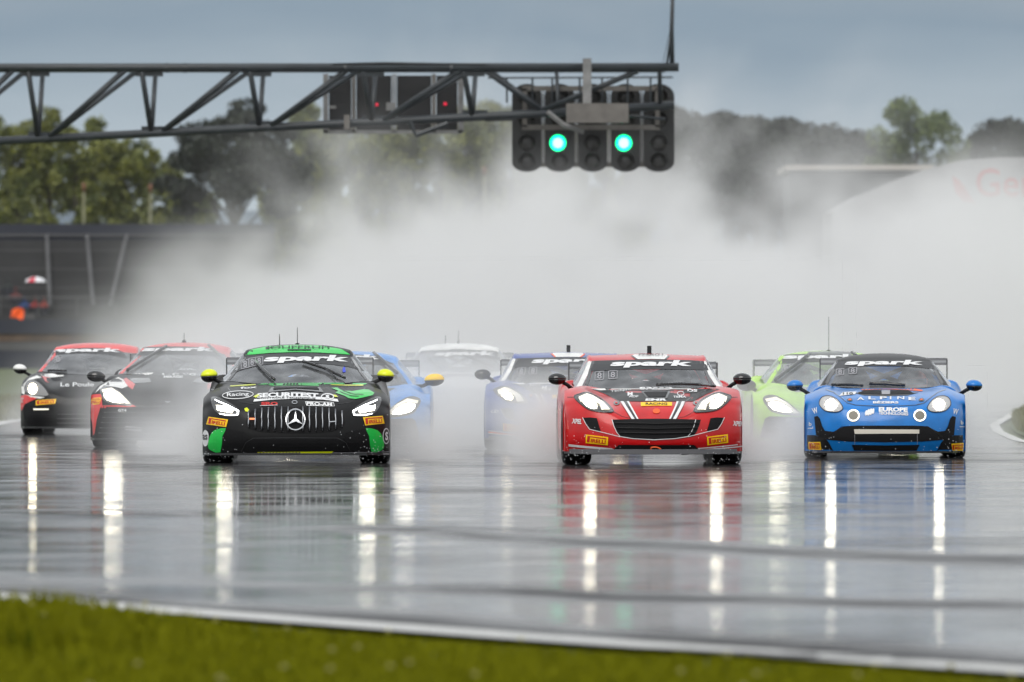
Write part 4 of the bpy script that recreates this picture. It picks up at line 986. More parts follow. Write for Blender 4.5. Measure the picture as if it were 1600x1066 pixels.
# start lights: five housings on a frame, second and fourth showing green
slc = at(927, 200, GD); sl = empty('start_light', (slc.x, GD + .95, slc.z)); tag(sl, 'five black start-light housings with two green lamps lit under the gantry arm', 'traffic light')
def sp(px, py, dy=0.0): v = at(px, py, GD) - slc; return Vector((v.x, dy, v.z))
GREEN = mat('green_lamp_lit', (.1, .9, .6), .3, emit=(.0, 1.0, .34), es=3.0); GCORE = mat('green_lamp_core', (.5, 1, .9), .3, emit=(.22, 1.0, .75), es=3.2)
LENS = mat('dark_lens', (.02, .018, .018), .25); HOUSB = mat('light_housing', (.012, .012, .013), .5)
cols = [(800, 847), (851, 899), (903, 950), (955, 1002), (1006, 1055)]
for i, (a, b) in enumerate(cols):
    A, B = sp(a, 0).x, sp(b, 0).x; cx_, hw = (A + B) / 2, (B - A) / 2
    zt, zb_ = sp(0, 129).z, sp(0, 267).z; ring = []
    for k in range(13): t = math.pi * k / 12; ring.append((cx_ + hw * math.cos(t), zt - hw * .8 + hw * .8 * math.sin(t)))
    for k in range(13): t = math.pi * (1 + k / 12); ring.append((cx_ + hw * math.cos(t), zb_ + hw * .62 + hw * .62 * math.sin(t)))
    n = len(ring); V = [(x, 0, z) for x, z in ring] + [(x, .28, z) for x, z in ring]
    h = mesh('housing', V, [tuple(range(n)), tuple(range(2 * n - 1, n - 1, -1))] + [(k, n + k, n + (k + 1) % n, (k + 1) % n) for k in range(n)], HOUSB, sl)
    for row, yy in enumerate((150, 186, 222, 251)):
        lit = row == 2 and i in (1, 3); c0 = sp((a + b) / 2 + (0 if not lit else -3), yy)
        ln = MB().lathe([(-.05, .0), (-.048, .07), (-.035, .125), (-.01, .155), (.0, .16)], (c0.x, 0, c0.z), 'Y', 20).build('lens', GREEN if lit else LENS, h, True)
        if lit: MB().lathe([(-.066, .0), (-.062, .06), (-.054, .10)], (c0.x, 0, c0.z), 'Y', 20).build('lens_core', GCORE, h, True)
        # hood over the lens
        V = []
        for yv in (-.24, 0):
            for k in range(13): t = math.pi * (-.05 + 1.1 * k / 12); V.append((c0.x + .175 * math.cos(t), yv, c0.z + .175 * math.sin(t)))
        mesh('visor', V, [(k, k + 1, 14 + k, 13 + k) for k in range(12)], HOUSB, h, True)
for (x0, y0), (x1, y1) in (((816, 137), (1032, 137)), ((816, 198), (1032, 198)), ((820, 137), (820, 198)), ((1028, 137), (1028, 198))):
    a, b = sp(x0, y0, -.30), sp(x1, y1, -.30); d = b - a
    MB().box((a + b) / 2, (max(abs(d.x), .09), .07, max(abs(d.z), .10))).build('frame_bar', BEI, sl)
for x in (849, 901, 952.5, 1004): MB().box(sp(x, 200, .2), (.035, .05, 1.5)).build('divider', STEELG, sl); MB().box(sp(x - 1, 256, .1), (.24, .06, .09)).build('tie_plate', BEI, sl)

# matrix board behind the arm
bc = at(612, 160, GD); bo = empty('display_board', (bc.x, GD + 1.3, bc.z)); tag(bo, 'black matrix board in a grey frame hung behind the gantry arm', 'display board')
def bp_(px, py, dy=0.0): v = at(px, py, GD) - bc; return Vector((v.x, dy, v.z))
PAN = mat('matrix_panel', (.008, .008, .01), .6, bump=(60, .3, .01))
for a, b in ((512, 547), (555, 610), (619, 673), (681, 714)): MB().box(bp_((a + b) / 2, 159, .1), ((b - a) / 79.5, .15, 1.1)).build('matrix_panel', PAN, bo)
for a, b, m_ in ((503, 511, STEELG), (548, 554, BEI), (611, 614, STEELG), (615, 618, STEELG), (674, 680, BEI), (715, 724, STEELG)): MB().box(bp_((a + b) / 2, 159, -.02), ((b - a) / 79.5, .1, 1.16)).build('frame_bar', m_, bo)
MB().box(bp_(613, 204, -.02), (2.75, .1, .07)).build('frame_bar', STEELG, bo)
RLED = mat('red_led', (.6, .02, .04), .4, emit=(1, .02, .08), es=.5)
for x, y in ((587, 161), (695, 160)): MB().ball(bp_(x, y, 0), (.035, .02, .035), 8, 6).build('led', RLED, bo)
MB().box(bp_(518, 165, 0), (.13, .02, .06)).build('label_plate', STEELG, bo); MB().box(bp_(610, 164, -.08), (.2, .02, .16)).build('label_plate', STEELG, bo)

# ------------------------------------------------------------------ grandstand, barrier, spectators (left, 440 m)
SD = 440.0
CON = mat('wet_concrete', (.020, .020, .022), .6, noise=(.6, .3)); CONL = mat('pale_concrete', (.075, .075, .078), .6, noise=(.5, .2)); NAVY = mat('navy_panel', (.012, .015, .03), .5); BROWN = mat('rusty_panel', (.09, .055, .035), .7, noise=(1, .4))
g0 = at(60, 0, SD); gs = empty('grandstand', (g0.x, SD, 0)); tag(gs, 'dark wet open grandstand with bare concrete tiers', 'grandstand')
def gq(px, py, dy=0.0): v = at(px, py, SD) - Vector((g0.x, SD, 0)); v.y = dy; return v
xa, xb_ = gq(-700, 0).x, gq(420, 0).x; wd = xb_ - xa; xm = (xa + xb_) / 2
for k in range(9):
    z1 = 2.4 + .45 * k
    MB().box((xm, .9 * k + .45, z1 / 2), (wd, .898, z1)).build('tier', CON, gs)
    MB().box((xm, .9 * k + .06, z1 + .02), (wd, .1, .04)).build('nosing', CONL if k % 2 else CON, gs)
MB().box((xm, 8.6, 3.4), (wd, .3, 6.9)).build('back_wall', NAVY, gs); MB().box((xm, 8.3, 6.32), (wd, .06, .10)).build('rail', CONL, gs)
for x0, x1 in ((124, 146), (187, 172), (60, 78)):
    a, b = gq(x0, 365), gq(x1, 440); MB().tube([(a.x, 8.0, 6.3), (b.x, -.1, 2.9)], .09, 6).build('stair_rail', CONL, gs)
for x in range(-60, 420, 60): q = gq(x, 0); MB().tube([(q.x, .05, 2.4), (q.x, .05, 3.3)], .04, 6).build('rail_post', CONL, gs)
MB().tube([(xa, .05, 3.3), (xb_, .05, 3.3)], .04, 6).build('rail', CONL, gs)
b0 = at(60, 0, SD - 8); ba = empty('trackside_barrier', (b0.x, SD - 8, 0)); tag(ba, 'dark trackside barrier wall in front of the grandstand', 'barrier')
for z0, z1, m_, dy in ((1.62, 2.25, NAVY, 0), (1.25, 1.60, BROWN, .1), (.85, 1.2, CONL, .05), (0, .83, NAVY, 0)): MB().box((xm, dy, (z0 + z1) / 2), (wd, .3, z1 - z0)).build('wall_band', m_, ba)
def clothing(name, top, leg=(.02, .022, .03)):
    m = bpy.data.materials.new(name); m.use_nodes = True; t = m.node_tree; b = t.nodes['Principled BSDF']; b.inputs['Roughness'].default_value = .8
    c = t.nodes.new('ShaderNodeTexCoord'); s_ = t.nodes.new('ShaderNodeSeparateXYZ'); r = t.nodes.new('ShaderNodeValToRGB'); r.color_ramp.interpolation = 'CONSTANT'
    t.links.new(c.outputs['Object'], s_.inputs[0]); t.links.new(s_.outputs['Z'], r.inputs[0])
    r.color_ramp.elements[0].color = (*leg, 1); r.color_ramp.elements[1].position = .45; r.color_ramp.elements[1].color = (*top, 1)
    e = r.color_ramp.elements.new(.80); e.color = (.4, .26, .19, 1)
    t.links.new(r.outputs[0], b.inputs['Base Color']); return m
def seated(px, top, label, lift=0.0, row=1):
    z = 2.4 + .45 * row
    J = [(0, 0, .08), (0, .02, .34), (0, .0, .58), (0, -.02, .66), (0, -.04, .80), (-.2, 0, .55), (-.26, -.1, .28), (-.14, -.34, .22 + lift), (.2, 0, .55), (.26, -.1, .28), (.14, -.34, .22 + lift), (-.1, -.1, .06), (-.12, -.5, .08), (-.12, -.52, -.38), (-.12, -.66, -.42), (.1, -.1, .06), (.12, -.5, .08), (.12, -.52, -.38), (.12, -.66, -.42)]
    E = [(0, 1), (1, 2), (2, 3), (3, 4), (2, 5), (5, 6), (6, 7), (2, 8), (8, 9), (9, 10), (0, 11), (11, 12), (12, 13), (13, 14), (0, 15), (15, 16), (16, 17), (17, 18)]
    rad = [.16, .17, .16, .055, .10, .08, .06, .04, .08, .06, .04, .1, .08, .05, .045, .1, .08, .05, .045]
    o = person_mesh('person', J, E, rad, clothing('clothes_%d' % px, top)); q = at(px, 0, SD); o.location = (q.x, SD + .9 * row + .6, z)
    tag(o, label, 'person'); h = MB(); h.ball((0, -.02, .86), (.105, .12, .09), 12, 8, -.1, 1); h.build('hood', mat('hood_%d' % px, top, .8), o, True); return o
seated(22, (.10, .03, .03), 'spectator in a maroon jacket on the grandstand')
seated(38, (.02, .05, .16), 'spectator in a navy rain jacket beside the red and white umbrella', row=0)
seated(54, (.25, .03, .03), 'spectator in a red jacket under the umbrella', .25, 0)
seated(68, (.30, .06, .05), 'spectator in a coral jacket at the outer edge of the group', 0, 0)
seated(8, (.015, .02, .02), 'spectator in black clothes on the grandstand', 0, 2)
ul = at(55, 442, SD); um = empty('umbrella', (ul.x, SD + .35, ul.z)); tag(um, 'red and white umbrella held over the spectators', 'umbrella')
UW, UR = mat('umbrella_white', (.75, .75, .78), .6), mat('umbrella_red', (.55, .03, .06), .6)
for k in range(8):
    t0, t1 = 2 * math.pi * k / 8, 2 * math.pi * (k + 1) / 8; V = []
    for j in range(6):
        a = R(4 + 14 * j)
        for t in (t0, (t0 + t1) / 2, t1): V.append((.52 * math.sin(a) * math.cos(t), .52 * math.sin(a) * math.sin(t), .33 * math.cos(a) - .05))
    mesh('panel', V, grid_faces(6, 3), UR if k in (5, 2) else UW, um, True)
MB().tube([(0, 0, .3), (.05, 0, -.7)], .012, 6).build('shaft', STEEL, um)
fl = at(27, 490, SD - 3); V = []
for i in range(7):
    for j in range(6): V.append((-.28 + .56 * i / 6 + .03 * math.sin(j), .06 * math.sin(i * 1.3 + j), .30 - .62 * j / 5 * (.55 + .45 * i / 6) - .25 * abs(i / 6 - .6)))
ff = empty('warning_flag', (fl.x, SD - 3, fl.z)); tag(ff, 'orange flag hung beside the barrier below the spectators', 'flag')
mesh('cloth', V, grid_faces(7, 6), mat('orange_cloth', lin(255, 95, 10), .7), ff, True); MB().tube([(-.3, 0, .35), (-.3, 0, -fl.z)], .02, 6).build('staff', STEEL, ff)
wbp = at(45, 494, SD - 3); ww = empty('marshal_board', (wbp.x, SD - 2.5, wbp.z)); tag(ww, 'small pale board beside the orange flag', 'board'); MB().box((0, 0, 0), (.5, .04, .26)).build('face', CONL, ww); MB().tube([(0, .05, .1), (0, .05, -wbp.z)], .025, 6).build('post', STEEL, ww)

# marker posts in front of the trees
POST = mat('pale_post', (.15, .15, .08), .6); OCAP = mat('orange_cap', (.16, .06, .025), .6)
for px, top, lab in ((131, 300, 'pale post with orange cap before the spring trees'), (235, 302, 'pale post with orange cap nearest the umbrella pine'), (757, 275, 'pale post with orange cap behind the spray'), (866, 275, 'pale post with orange cap below the start lights')):
    q = at(px, top, 470); e = empty('marker_post', (q.x, 470, 0)); tag(e, lab, 'post')
    MB().tube([(0, 0, 0), (0, 0, q.z)], .07, 8).build('pole', POST, e, True); MB().tube([(0, 0, q.z + .02), (0, 0, q.z + .45)], .09, 8).build('cap', OCAP, e, True)

# ------------------------------------------------------------------ advertising tent and low building (right)
t0 = at(1530, 0, 300); te = empty('advertising_tent', (t0.x, 300, 0)); tag(te, 'white rounded advertising tent with faded red lettering and leaf emblem', 'tent')
TW = mat('white_canvas', (.36, .36, .37), .6); prof_ = [(1300, 330), (1345, 304), (1400, 281), (1450, 264), (1500, 251), (1560, 246), (1640, 246), (1720, 262), (1790, 300)]
P_ = smoothpoly(prof_, 4)[:29]; top = [at(x, y, 300) - Vector((t0.x, 300, 0)) for x, y in prof_]
V = []; n = len(top)
for dy in (0, 9):
    V += [(v.x, dy, v.z) for v in top] + [(v.x, dy, 0) for v in top]
Fc = [(n + i, n + i + 1, i + 1, i) for i in range(n - 1)] + [(3 * n + i + 1, 3 * n + i, 2 * n + i, 2 * n + i + 1) for i in range(n - 1)] + [(i, i + 1, 2 * n + i + 1, 2 * n + i) for i in range(n - 1)]
mesh('canopy', V, Fc, TW, te)
TR = mat('faded_red_print', (.42, .06, .06), .6); G, Fc = text_geo('Gers', .01)
s3 = F / 300; q = at(1525, 308, 300)
mesh('lettering', [(q.x - t0.x + u * 112 / s3, -.02, q.z + v * 45 / s3) for u, v in G], Fc, TR, te)
lf = [(1488, 275), (1500, 283), (1512, 300), (1524, 318), (1505, 316), (1492, 300)]
mesh('emblem', [tuple((at(x, y, 300) - Vector((t0.x, 300, 0))) + Vector((0, -.02, 0))) for x, y in lf], [tuple(range(6))], TR, te)
h0 = at(1340, 0, 330); ho = empty('low_building', (h0.x, 330, 0)); tag(ho, 'long low dark building with pale roof edge in the mist', 'building')
a, b = at(1236, 262, 330), at(1450, 256, 330)
MB().box(((a.x + b.x) / 2 - h0.x, 5, a.z / 2 - .1), (b.x - a.x, 9.6, a.z - .2)).build('wall', mat('shed_wall', (.035, .04, .042), .7), ho)
MB().box(((a.x + b.x) / 2 - h0.x, 5, a.z), (b.x - a.x + .4, 10.4, .18)).build('roof', mat('pale_roof', (.42, .38, .34), .6), ho)

# ------------------------------------------------------------------ trees
def leaf_mat(name, c1, c2, rough=.6):
    m = bpy.data.materials.new(name); m.use_nodes = True; t = m.node_tree; b = t.nodes['Principled BSDF']; b.inputs['Roughness'].default_value = rough
    c = t.nodes.new('ShaderNodeTexCoord'); n = t.nodes.new('ShaderNodeTexNoise'); n.inputs['Scale'].default_value = .9; n.inputs['Detail'].default_value = 4
    r = t.nodes.new('ShaderNodeValToRGB'); r.color_ramp.elements[0].position = .35; r.color_ramp.elements[1].position = .65; r.color_ramp.elements[0].color = (*c1, 1); r.color_ramp.elements[1].color = (*c2, 1)
    t.links.new(c.outputs['Object'], n.inputs['Vector']); t.links.new(n.outputs[0], r.inputs[0]); t.links.new(r.outputs[0], b.inputs['Base Color']); return m
LSP = leaf_mat('spring_leaves', (.055, .075, .012), (.20, .21, .035)); LPI = leaf_mat('pine_needles', (.008, .014, .010), (.028, .036, .022)); LPL = leaf_mat('pale_leaves', (.07, .11, .035), (.16, .20, .07)); BARK = mat('bark', (.035, .028, .022), .9, noise=(3, .3))
def crown_mesh(name, blobs, m, ls, seed):
    r = np.random.default_rng(seed); V = []; 
    for (c, rad, n) in blobs:
        d = r.normal(size=(n, 3)); d /= np.linalg.norm(d, axis=1)[:, None]; rr = r.uniform(.35, 1.06, n) ** .6
        P = np.array(c) + d * rr[:, None] * np.array(rad)
        a = r.normal(size=(n, 3)); a /= np.linalg.norm(a, axis=1)[:, None]; b = np.cross(a, r.normal(size=(n, 3))); b /= np.linalg.norm(b, axis=1)[:, None]
        s_ = r.uniform(.5, 1.3, n)[:, None] * ls
        V.append(np.stack([P - a * s_ , P - b * s_ * .55, P + a * s_, P + b * s_ * .55], 1).reshape(-1, 3))
    V = np.concatenate(V); me = bpy.data.meshes.new(name); nf = len(V) // 4
    me.vertices.add(len(V)); me.vertices.foreach_set('co', V.ravel()); me.loops.add(nf * 4); me.loops.foreach_set('vertex_index', np.arange(nf * 4)); me.polygons.add(nf); me.polygons.foreach_set('loop_start', np.arange(nf) * 4)
    me.materials.append(m); me.update(); me.validate(); return me
def spring_spec(seed, h, w_):
    r = np.random.default_rng(seed); B = []; br = []
    for k in range(64):
        t = r.uniform(.12, 1); a = r.uniform(0, 6.28); q = w_ * (1 - abs(t - .5) * 1.1) * r.uniform(.2, 1.15)
        c = (q * math.cos(a), q * math.sin(a), h * t * .96); s_ = r.uniform(.35, .85)
        B.append((c, (s_, s_, s_ * 1.25), int(330 * s_))); br.append(c)
    return B, br
def pine_spec(seed, h, w_, dense=1.0, nb=34, dp=.16):
    r = np.random.default_rng(seed); B = []; br = []
    for k in range(nb):
        a = r.uniform(0, 6.28); q = w_ * math.sqrt(r.uniform(0, 1)); zz = h - (h * .27) * (q / w_) ** 2 * .8 - r.uniform(.3, h * dp)
        c = (q * math.cos(a), q * math.sin(a), zz); s_ = r.uniform(.55, 1.0)
        B.append((c, (s_ * 1.3, s_ * 1.3, s_ * .75), int(380 * s_ * dense))); br.append(c)
    return B, br
def make_tree(name, spec, h, lm, ls, seed, lean=0.0):
    B, br = spec; cm = crown_mesh('crown', B, lm, ls, seed); r = np.random.default_rng(seed)
    t = MB(); top = (lean * h * .3, 0, h * .62); t.tube([(0, 0, 0), (lean * h * .08, 0, h * .25), top, (lean * h * .3, 0, h * .9)], [.24, .20, .13, .04], 7)
    for c in br[::3]:
        z0 = h * r.uniform(.38, .6); t.tube([(lean * h * .3 * z0 / (h * .62), 0, z0), (c[0] * .5, c[1] * .5, (z0 + c[2]) / 2 - .2), c], [.09, .06, .02], 5)
    tm = bpy.data.meshes.new('trunk'); tm.from_pydata([tuple(map(float, v)) for v in t.V], [], t.F); tm.materials.append(BARK)
    return cm, tm
def plant(name, meshes, px, D, label, cat='tree', group=None, sc=1.0, rz=0.0, sx=1.0):
    q = at(px, 0, D); e = empty(name, (q.x, D, 0), rz); e.scale = (sx, sx, sc); tag(e, label, cat, group)
    for nm, me in (('crown', meshes[0]), ('trunk', meshes[1])):
        o = bpy.data.objects.new(nm, me); COL.objects.link(o); o.parent = e
    return e
SPR = [make_tree('s', spring_spec(10 + k, 15.0, 2.6), 15.0, LSP, .17, 20 + k) for k in range(3)]
PIN = [make_tree('p', pine_spec(40 + k, 14.0, 3.2), 14.0, LPI, .20, 50 + k) for k in range(3)]
hz = lambda y, D: HC + (HY - y) / F * D
for i, (px, ty, D) in enumerate([(-15, 185, 590), (30, 196, 610), (78, 160, 600), (120, 205, 585), (152, 182, 605), (190, 215, 590), (228, 218, 600), (262, 262, 580), (300, 285, 575)]):
    plant('spring_tree', SPR[i % 3], px, D, 'yellow-green spring tree in the row between the grandstand and the umbrella pine', group='spring trees behind the grandstand', sc=hz(ty, D) / 15, rz=i * 1.7, sx=1.0 if i < 7 else .8)
for i, (px, ty, D) in enumerate([(480, 160, 600), (515, 185, 610), (555, 190, 590), (600, 175, 605), (645, 185, 600), (690, 190, 595), (728, 165, 600), (765, 150, 605), (800, 170, 590), (845, 190, 600), (895, 200, 605), (945, 195, 595), (1000, 190, 600), (440, 225, 585)]):
    plant('spring_tree', SPR[(i + 1) % 3], px, D, 'yellow-green spring tree in the row behind the matrix board and start lights', group='spring trees behind the gantry', sc=hz(ty, D) / 15, rz=i * 2.3)
um_ = make_tree('u', pine_spec(77, hz(152, 560), 4.4, .9, 62, .24), hz(152, 560), LPI, .20, 78, lean=-.05)
plant('umbrella_pine', um_, 368, 560, 'dark flat-topped umbrella pine with a leaning bare trunk')
for i, (px, ty, D) in enumerate([(1062, 166, 550), (1110, 168, 555), (1160, 178, 550), (1205, 188, 545), (1250, 183, 550), (1295, 190, 555), (1335, 208, 550), (1180, 200, 530), (1085, 190, 535), (1275, 215, 535), (1370, 235, 545), (1135, 172, 560), (1228, 184, 560), (1316, 196, 560), (1072, 176, 562), (1185, 181, 562)]):
    plant('pine_tree', PIN[i % 3], px, D, 'dark pine in the dense row right of the start lights', group='dark pines in the row', sc=hz(ty, D) / 14, rz=i * 1.1)
rd = make_tree('r', ([((random.uniform(-3.0, 3.0) * math.sqrt(max(.02, 1 - ((t - .58) / .42) ** 2)), random.uniform(-2.4, 2.4), 14.6 * t), (.75, .75, .7), 230) for t in [.25 + .73 * k / 64 for k in range(64)]], [(1, 0, 9), (-1, 0, 9), (0, 1, 11), (1, 1, 12), (-1, 1, 10)] * 3), 15.6, LPL, .15, 91)
plant('round_tree', rd, 1432, 540, 'pale green round-headed tree standing above the dark pines', sc=hz(148, 540) / 14.9)
for i, (px, ty) in enumerate([(1560, 184), (1620, 180)]): plant('pine_tree', PIN[i], px, 545, 'dark pine above the white advertising tent', group='dark pines above the tent', sc=hz(ty, 545) / 14, rz=2.0 + i)

# distant hills
V = []; hx = np.linspace(-700, 900, 60)
for x in hx:
    z = 46 + 7 * math.sin(x * .006 + 1) + 4 * math.sin(x * .021)
    V += [(x, 3000, -5), (x, 3050, z * .6), (x, 3200, z), (x, 3500, 0)]
tag(mesh('hills', V, grid_faces(len(hx), 4), mat('hazy_hill_forest', (.09, .12, .15), .9, noise=(.02, .15)), None, True), kind='structure')  # bluish distance haze is mixed into the forest colour

# ------------------------------------------------------------------ grass
def blades(name, P, h, wd_, m, label, seed):
    r = np.random.default_rng(seed); n = len(P); a = r.uniform(0, 6.28, n); l = r.uniform(-.5, .5, n); b = r.uniform(0, 6.28, n)
    d = np.stack([np.cos(a), np.sin(a), 0 * a], 1) * wd_; tip = P + np.stack([np.cos(b) * h * np.abs(l), np.sin(b) * h * np.abs(l), h], 1); mid = P + (tip - P) * .55 - np.stack([np.cos(b) * h * .08, np.sin(b) * h * .08, -h * .05], 1)
    V = np.stack([P - d / 2, P + d / 2, mid + d * .35, mid - d * .35, tip], 1).reshape(-1, 3)
    i = np.arange(n) * 5; Fc = [(k, k + 1, k + 2, k + 3) for k in i] + [(k + 3, k + 2, k + 4) for k in i]
    o = mesh(name, V, Fc, m); tag(o, label, 'grass', kind='stuff'); return o
def blade_mat(name, cols_):
    m = bpy.data.materials.new(name); m.use_nodes = True; t = m.node_tree; b = t.nodes['Principled BSDF']; b.inputs['Roughness'].default_value = .5
    c = t.nodes.new('ShaderNodeTexCoord'); n = t.nodes.new('ShaderNodeTexNoise'); n.inputs['Scale'].default_value = 1.7; n.inputs['Detail'].default_value = 8
    r = t.nodes.new('ShaderNodeValToRGB'); r.color_ramp.elements.remove(r.color_ramp.elements[1])
    for k, cc in enumerate(cols_):
        e = r.color_ramp.elements[0] if k == 0 else r.color_ramp.elements.new(0); e.position = .33 + .34 * k / (len(cols_) - 1); e.color = (*cc, 1)
    t.links.new(c.outputs['Object'], n.inputs['Vector']); t.links.new(n.outputs[0], r.inputs[0]); t.links.new(r.outputs[0], b.inputs['Base Color'])
    b.inputs['Specular IOR Level'].default_value = .05; b.inputs['Roughness'].default_value = .8; return m
r = np.random.default_rng(5); GN_ = 70000
d_ = r.uniform(25, 49, GN_ * 2); x_ = r.uniform(-1, 1, GN_ * 2) * (.058 * d_ + .25); ex = np.interp(d_, LED, LEX); keep = x_ < ex - .03 + r.normal(0, .05, len(ex)); d_, x_, ex = d_[keep][:GN_], x_[keep][:GN_], ex[keep][:GN_]
tuft = .5 + .5 * np.sin(x_ * 3.1 + 1.3 * np.sin(d_ * 1.1)) * np.sin(d_ * 2.3 + x_ * 1.7)
hgt = .62 * (.016 + .05 * np.clip((ex - x_) * .8, 0, 1) + .055 * tuft ** 2 * np.clip((ex - x_) * 3, 0.3, 1)) * r.uniform(.4, 1.2, len(d_)) * (1 + 1.5 * np.clip((-x_ - 1.25) / .7, 0, 1) * (d_ > 39))
blades('foreground_grass', np.stack([x_, d_, 0 * d_ - .02], 1), hgt, .018, blade_mat('grass_blades', [(.008, .018, .001), (.038, .064, .002), (.14, .145, .004)]), 'short yellow-green verge grass in front of the white line', 6)
FP = r.choice(len(d_), 60, replace=False); fb = MB()
for k in FP: fb.ball((x_[k], d_[k], hgt[k] + .01), (.014, .014, .010), 6, 4)
tag(fb.build('meadow_flowers', mat('pale_flower', (.26, .24, .05), .6)), 'tiny pale flowers sprinkled through the foreground grass', 'flowers', kind='stuff')
d_ = r.uniform(112, 175, 26000); x_ = np.interp(d_, RED, REX) + .2 + r.uniform(0, 1, 26000) ** 1.3 * 5
zz = .42 * np.clip((x_ - np.interp(d_, RED, REX)) / 1.3, 0, 1)
blades('verge_grass', np.stack([x_, d_, zz - .03], 1), r.uniform(.08, .22, 26000), .03, blade_mat('verge_blades', [(.05, .07, .02), (.10, .12, .035), (.15, .15, .06)]), 'long rough grass on the bank beyond the blue car', 8)
D_ = np.arange(100, 210, 2.0); V = []
for d in D_:
    e = rex(d)
    for k, z in ((.16, .0), (.7, .2), (1.4, .40), (4, .45), (12, .40)): V.append((e + k, d, z))
tag(mesh('bank', V, grid_faces(len(D_), 5), SOIL, None, True), kind='structure')
d_ = r.uniform(140, 230, 12000); x_ = np.interp(d_, LED, LEX) - .2 - r.uniform(0, 1, 12000) * 5
blades('verge_grass', np.stack([x_, d_, 0 * d_ - .02], 1), r.uniform(.05, .16, 12000), .03, MATS.get('x') or blade_mat('verge_blades_l', [(.05, .07, .02), (.10, .12, .035), (.15, .15, .06)]), 'rough grass strip along the track edge by the white-mirrored car', 9)

# ------------------------------------------------------------------ spray thrown up by the cars
def spray():
    ng = bpy.data.node_groups.new('spray_field', 'GeometryNodeTree'); ng.interface.new_socket('Geometry', in_out='OUTPUT', socket_type='NodeSocketGeometry')
    nn, lk = ng.nodes, ng.links
    def m(op, *a):
        n = nn.new('ShaderNodeMath'); n.operation = op
        for i, v in enumerate(a):
            if isinstance(v, (int, float)): n.inputs[i].default_value = v
            else: lk.new(v, n.inputs[i])
        return n.outputs[0]
    def mr_(v, a, b, c=0.0, d=1.0, kind='SMOOTHSTEP'):
        n = nn.new('ShaderNodeMapRange'); n.interpolation_type = kind; lk.new(v, n.inputs['Value'])
        for k, q in (('From Min', a), ('From Max', b), ('To Min', c), ('To Max', d)):
            if isinstance(q, (int, float)): n.inputs[k].default_value = q
            else: lk.new(q, n.inputs[k])
        return n.outputs['Result']
    pos = nn.new('GeometryNodeInputPosition'); sp_ = nn.new('ShaderNodeSeparateXYZ'); lk.new(pos.outputs[0], sp_.inputs[0]); X, Y, Z = sp_.outputs
    def noise(scale, det, sc):
        v = nn.new('ShaderNodeVectorMath'); v.operation = 'MULTIPLY'; lk.new(pos.outputs[0], v.inputs[0]); v.inputs[1].default_value = sc
        n = nn.new('ShaderNodeTexNoise'); n.inputs['Scale'].default_value = scale; n.inputs['Detail'].default_value = det; lk.new(v.outputs[0], n.inputs['Vector']); return n.outputs[0]
    n1 = noise(1.0, 4, (1, .16, 1)); n2 = noise(.17, 4, (1, .05, .25)); n3 = noise(.42, 4, (1, .05, 1))
    tot = None
    for c, A, h0 in SPRAY:
        x0, y0, a = c.place; ys = y0 + .12
        dy = m('SUBTRACT', Y, ys); dyc = m('MAXIMUM', dy, 0.0)
        sg = m('MULTIPLY_ADD', dyc, .022, .46 if c is merc else .32); on = mr_(dy, 0.0, 2.8); fade = m('MULTIPLY', on, m('MULTIPLY', m('EXPONENT', m('MULTIPLY', dyc, -.13)), mr_(dy, 55.0, 25.0)))
        ax = m('ADD', X, m('MULTIPLY', dy, math.sin(a)))
        lat = None
        for q in (-.98, .98):
            t = m('DIVIDE', m('SUBTRACT', ax, x0 + q * (c.p['W'] / .93)), sg); g = m('EXPONENT', m('MULTIPLY', m('MULTIPLY', t, t), -1.0)); g = m('MULTIPLY', g, .18 if (c is alp and q > 0) else 1.0); lat = g if lat is None else m('ADD', lat, g)   # the crosswind carries the outer plume inwards
        hh = m('DIVIDE', Z, m('MULTIPLY_ADD', m('MINIMUM', dyc, 22.0), .019, h0)); hv = m('EXPONENT', m('MULTIPLY', m('MULTIPLY', hh, hh), -1.0))
        d = m('MULTIPLY', m('MULTIPLY', m('MULTIPLY', lat, hv), fade), A); tot = d if tot is None else m('ADD', tot, d)
    near = m('MULTIPLY', tot, mr_(n1, .34, .66, .12, 1.9))
    # rolling bank behind the pack
    H = m('MULTIPLY', m('MULTIPLY', m('MULTIPLY_ADD', Y, .0155, 1.3), m('MULTIPLY', m('MULTIPLY', mr_(X, -10.0, -2.0, .62, 1.06), mr_(X, 2.0, 9.0, 1.0, .9)), mr_(Y, 165, 222, .76, 1.02))), mr_(m('ADD', m('MULTIPLY', n2, .6), m('MULTIPLY', n3, .4)), .36, .64, .52, 1.30, 'LINEAR')); zz = m('DIVIDE', Z, H); pr = m('ADD', m('EXPONENT', m('MULTIPLY', m('POWER', zz, 4.0), -1.0)), m('MULTIPLY', m('EXPONENT', m('MULTIPLY', m('POWER', m('MULTIPLY', zz, .66), 4.0), -1.0)), mr_(Y, 183, 215, 0.0, .11)))
    on = m('MULTIPLY', mr_(Y, 146, 180), mr_(Y, 262, 245))
    edge = m('MULTIPLY_ADD', m('SUBTRACT', Y, 140.0), -.028, -5.0); eL = m('ADD', edge, m('MULTIPLY', m('SUBTRACT', n2, .5), 8.0))
    lf_ = mr_(X, m('SUBTRACT', eL, 3.4), m('ADD', eL, 3.4))
    far = m('MULTIPLY', m('MULTIPLY', m('MULTIPLY', pr, on), lf_), m('MULTIPLY', mr_(n3, .36, .64, .35, 1.65), .06))
    # thin mist on the whole track
    den = m('ADD', near, far)
    den = m('MULTIPLY', den, mr_(X, 17.8, 15.0)); den = m('MULTIPLY', m('MAXIMUM', den, .00014), 8.0)
    vc = nn.new('GeometryNodeVolumeCube'); lk.new(den, vc.inputs['Density']); vc.inputs['Min'].default_value = (-15, 99.6, 0.0); vc.inputs['Max'].default_value = (18, 264, 9.0)
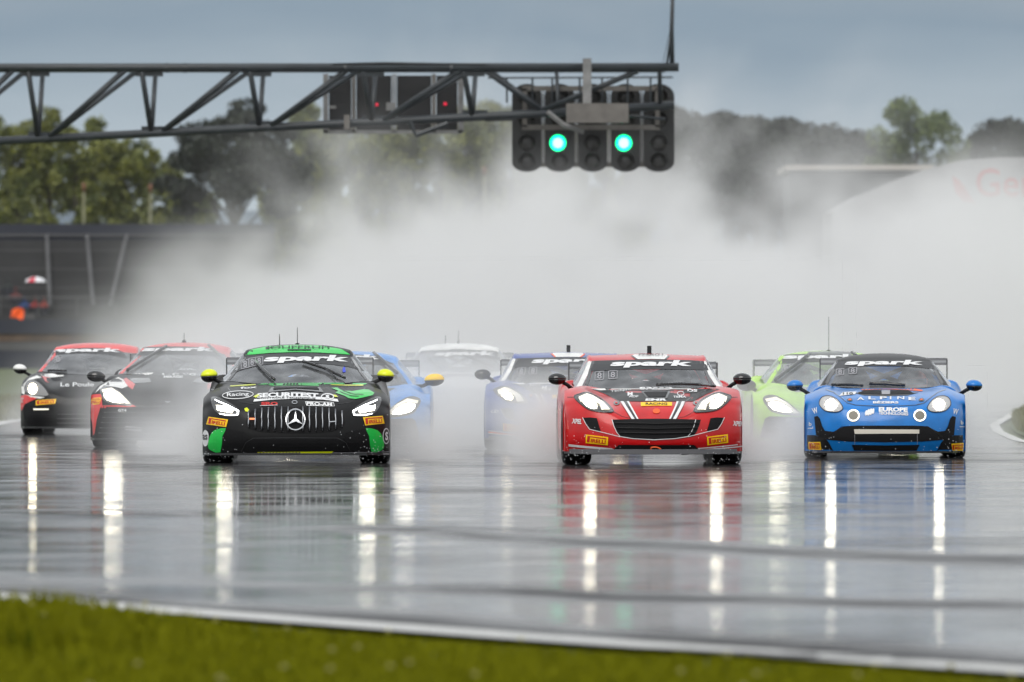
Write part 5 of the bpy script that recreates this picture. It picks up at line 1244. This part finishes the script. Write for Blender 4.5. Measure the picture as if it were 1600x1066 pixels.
    vc.inputs['Resolution X'].default_value = 200; vc.inputs['Resolution Y'].default_value = 330; vc.inputs['Resolution Z'].default_value = 66
    sm = nn.new('GeometryNodeSetMaterial'); lk.new(vc.outputs[0], sm.inputs['Geometry'])
    v = bpy.data.materials.new('spray_water'); v.use_nodes = True; t = v.node_tree; t.nodes.clear(); o_ = t.nodes.new('ShaderNodeOutputMaterial'); pv = t.nodes.new('ShaderNodeVolumePrincipled')
    pv.inputs['Color'].default_value = (1, 1, 1, 1); pv.inputs['Density'].default_value = .125; pv.inputs['Anisotropy'].default_value = 0.0; t.links.new(pv.outputs[0], o_.inputs['Volume'])
    sm.inputs['Material'].default_value = v; go = nn.new('NodeGroupOutput'); lk.new(sm.outputs[0], go.inputs[0])
    me = bpy.data.meshes.new('spray'); me.materials.append(v); o = bpy.data.objects.new('spray', me); COL.objects.link(o); md = o.modifiers.new('field', 'NODES'); md.node_group = ng
    tag(o, 'white water spray hanging behind and between the racing cars', 'spray', kind='stuff')
# droplets flung up around the front wheels
def drops():
    r = np.random.default_rng(12); b = MB()
    for c, n in ((merc, 420), (gin, 420), (alp, 300)):
        x0, y0, a = c.place
        for k in range(n):
            q = r.choice([-1, 1]); x = x0 + q * c.p['W'] * .86 + r.normal(0, .30); y = y0 + r.uniform(-1.7, .6); z = .02 + abs(r.normal(0, .17)); h = r.uniform(.0025, .006)
            b.add([(x - h, y, z), (x, y - h, z), (x + h, y, z), (x, y + h, z), (x, y, z + h), (x, y, z - h)], [(0, 1, 4), (1, 2, 4), (2, 3, 4), (3, 0, 4), (1, 0, 5), (2, 1, 5), (3, 2, 5), (0, 3, 5)])
    tag(b.build('water_droplets', mat('water_drop', (.75, .77, .8), .15)), 'fine water droplets flung up around the front wheels', 'droplets', kind='stuff')
drops()
SPRAY = [(merc, 1.9, .60), (gin, 1.8, .40), (alp, 2.0, .58), (ast, .6, .5), (por, .5, .45), (gin2, .6, .45), (lime, .6, .5), (bmw, .6, .45), (whi, .2, .5)]
spray()
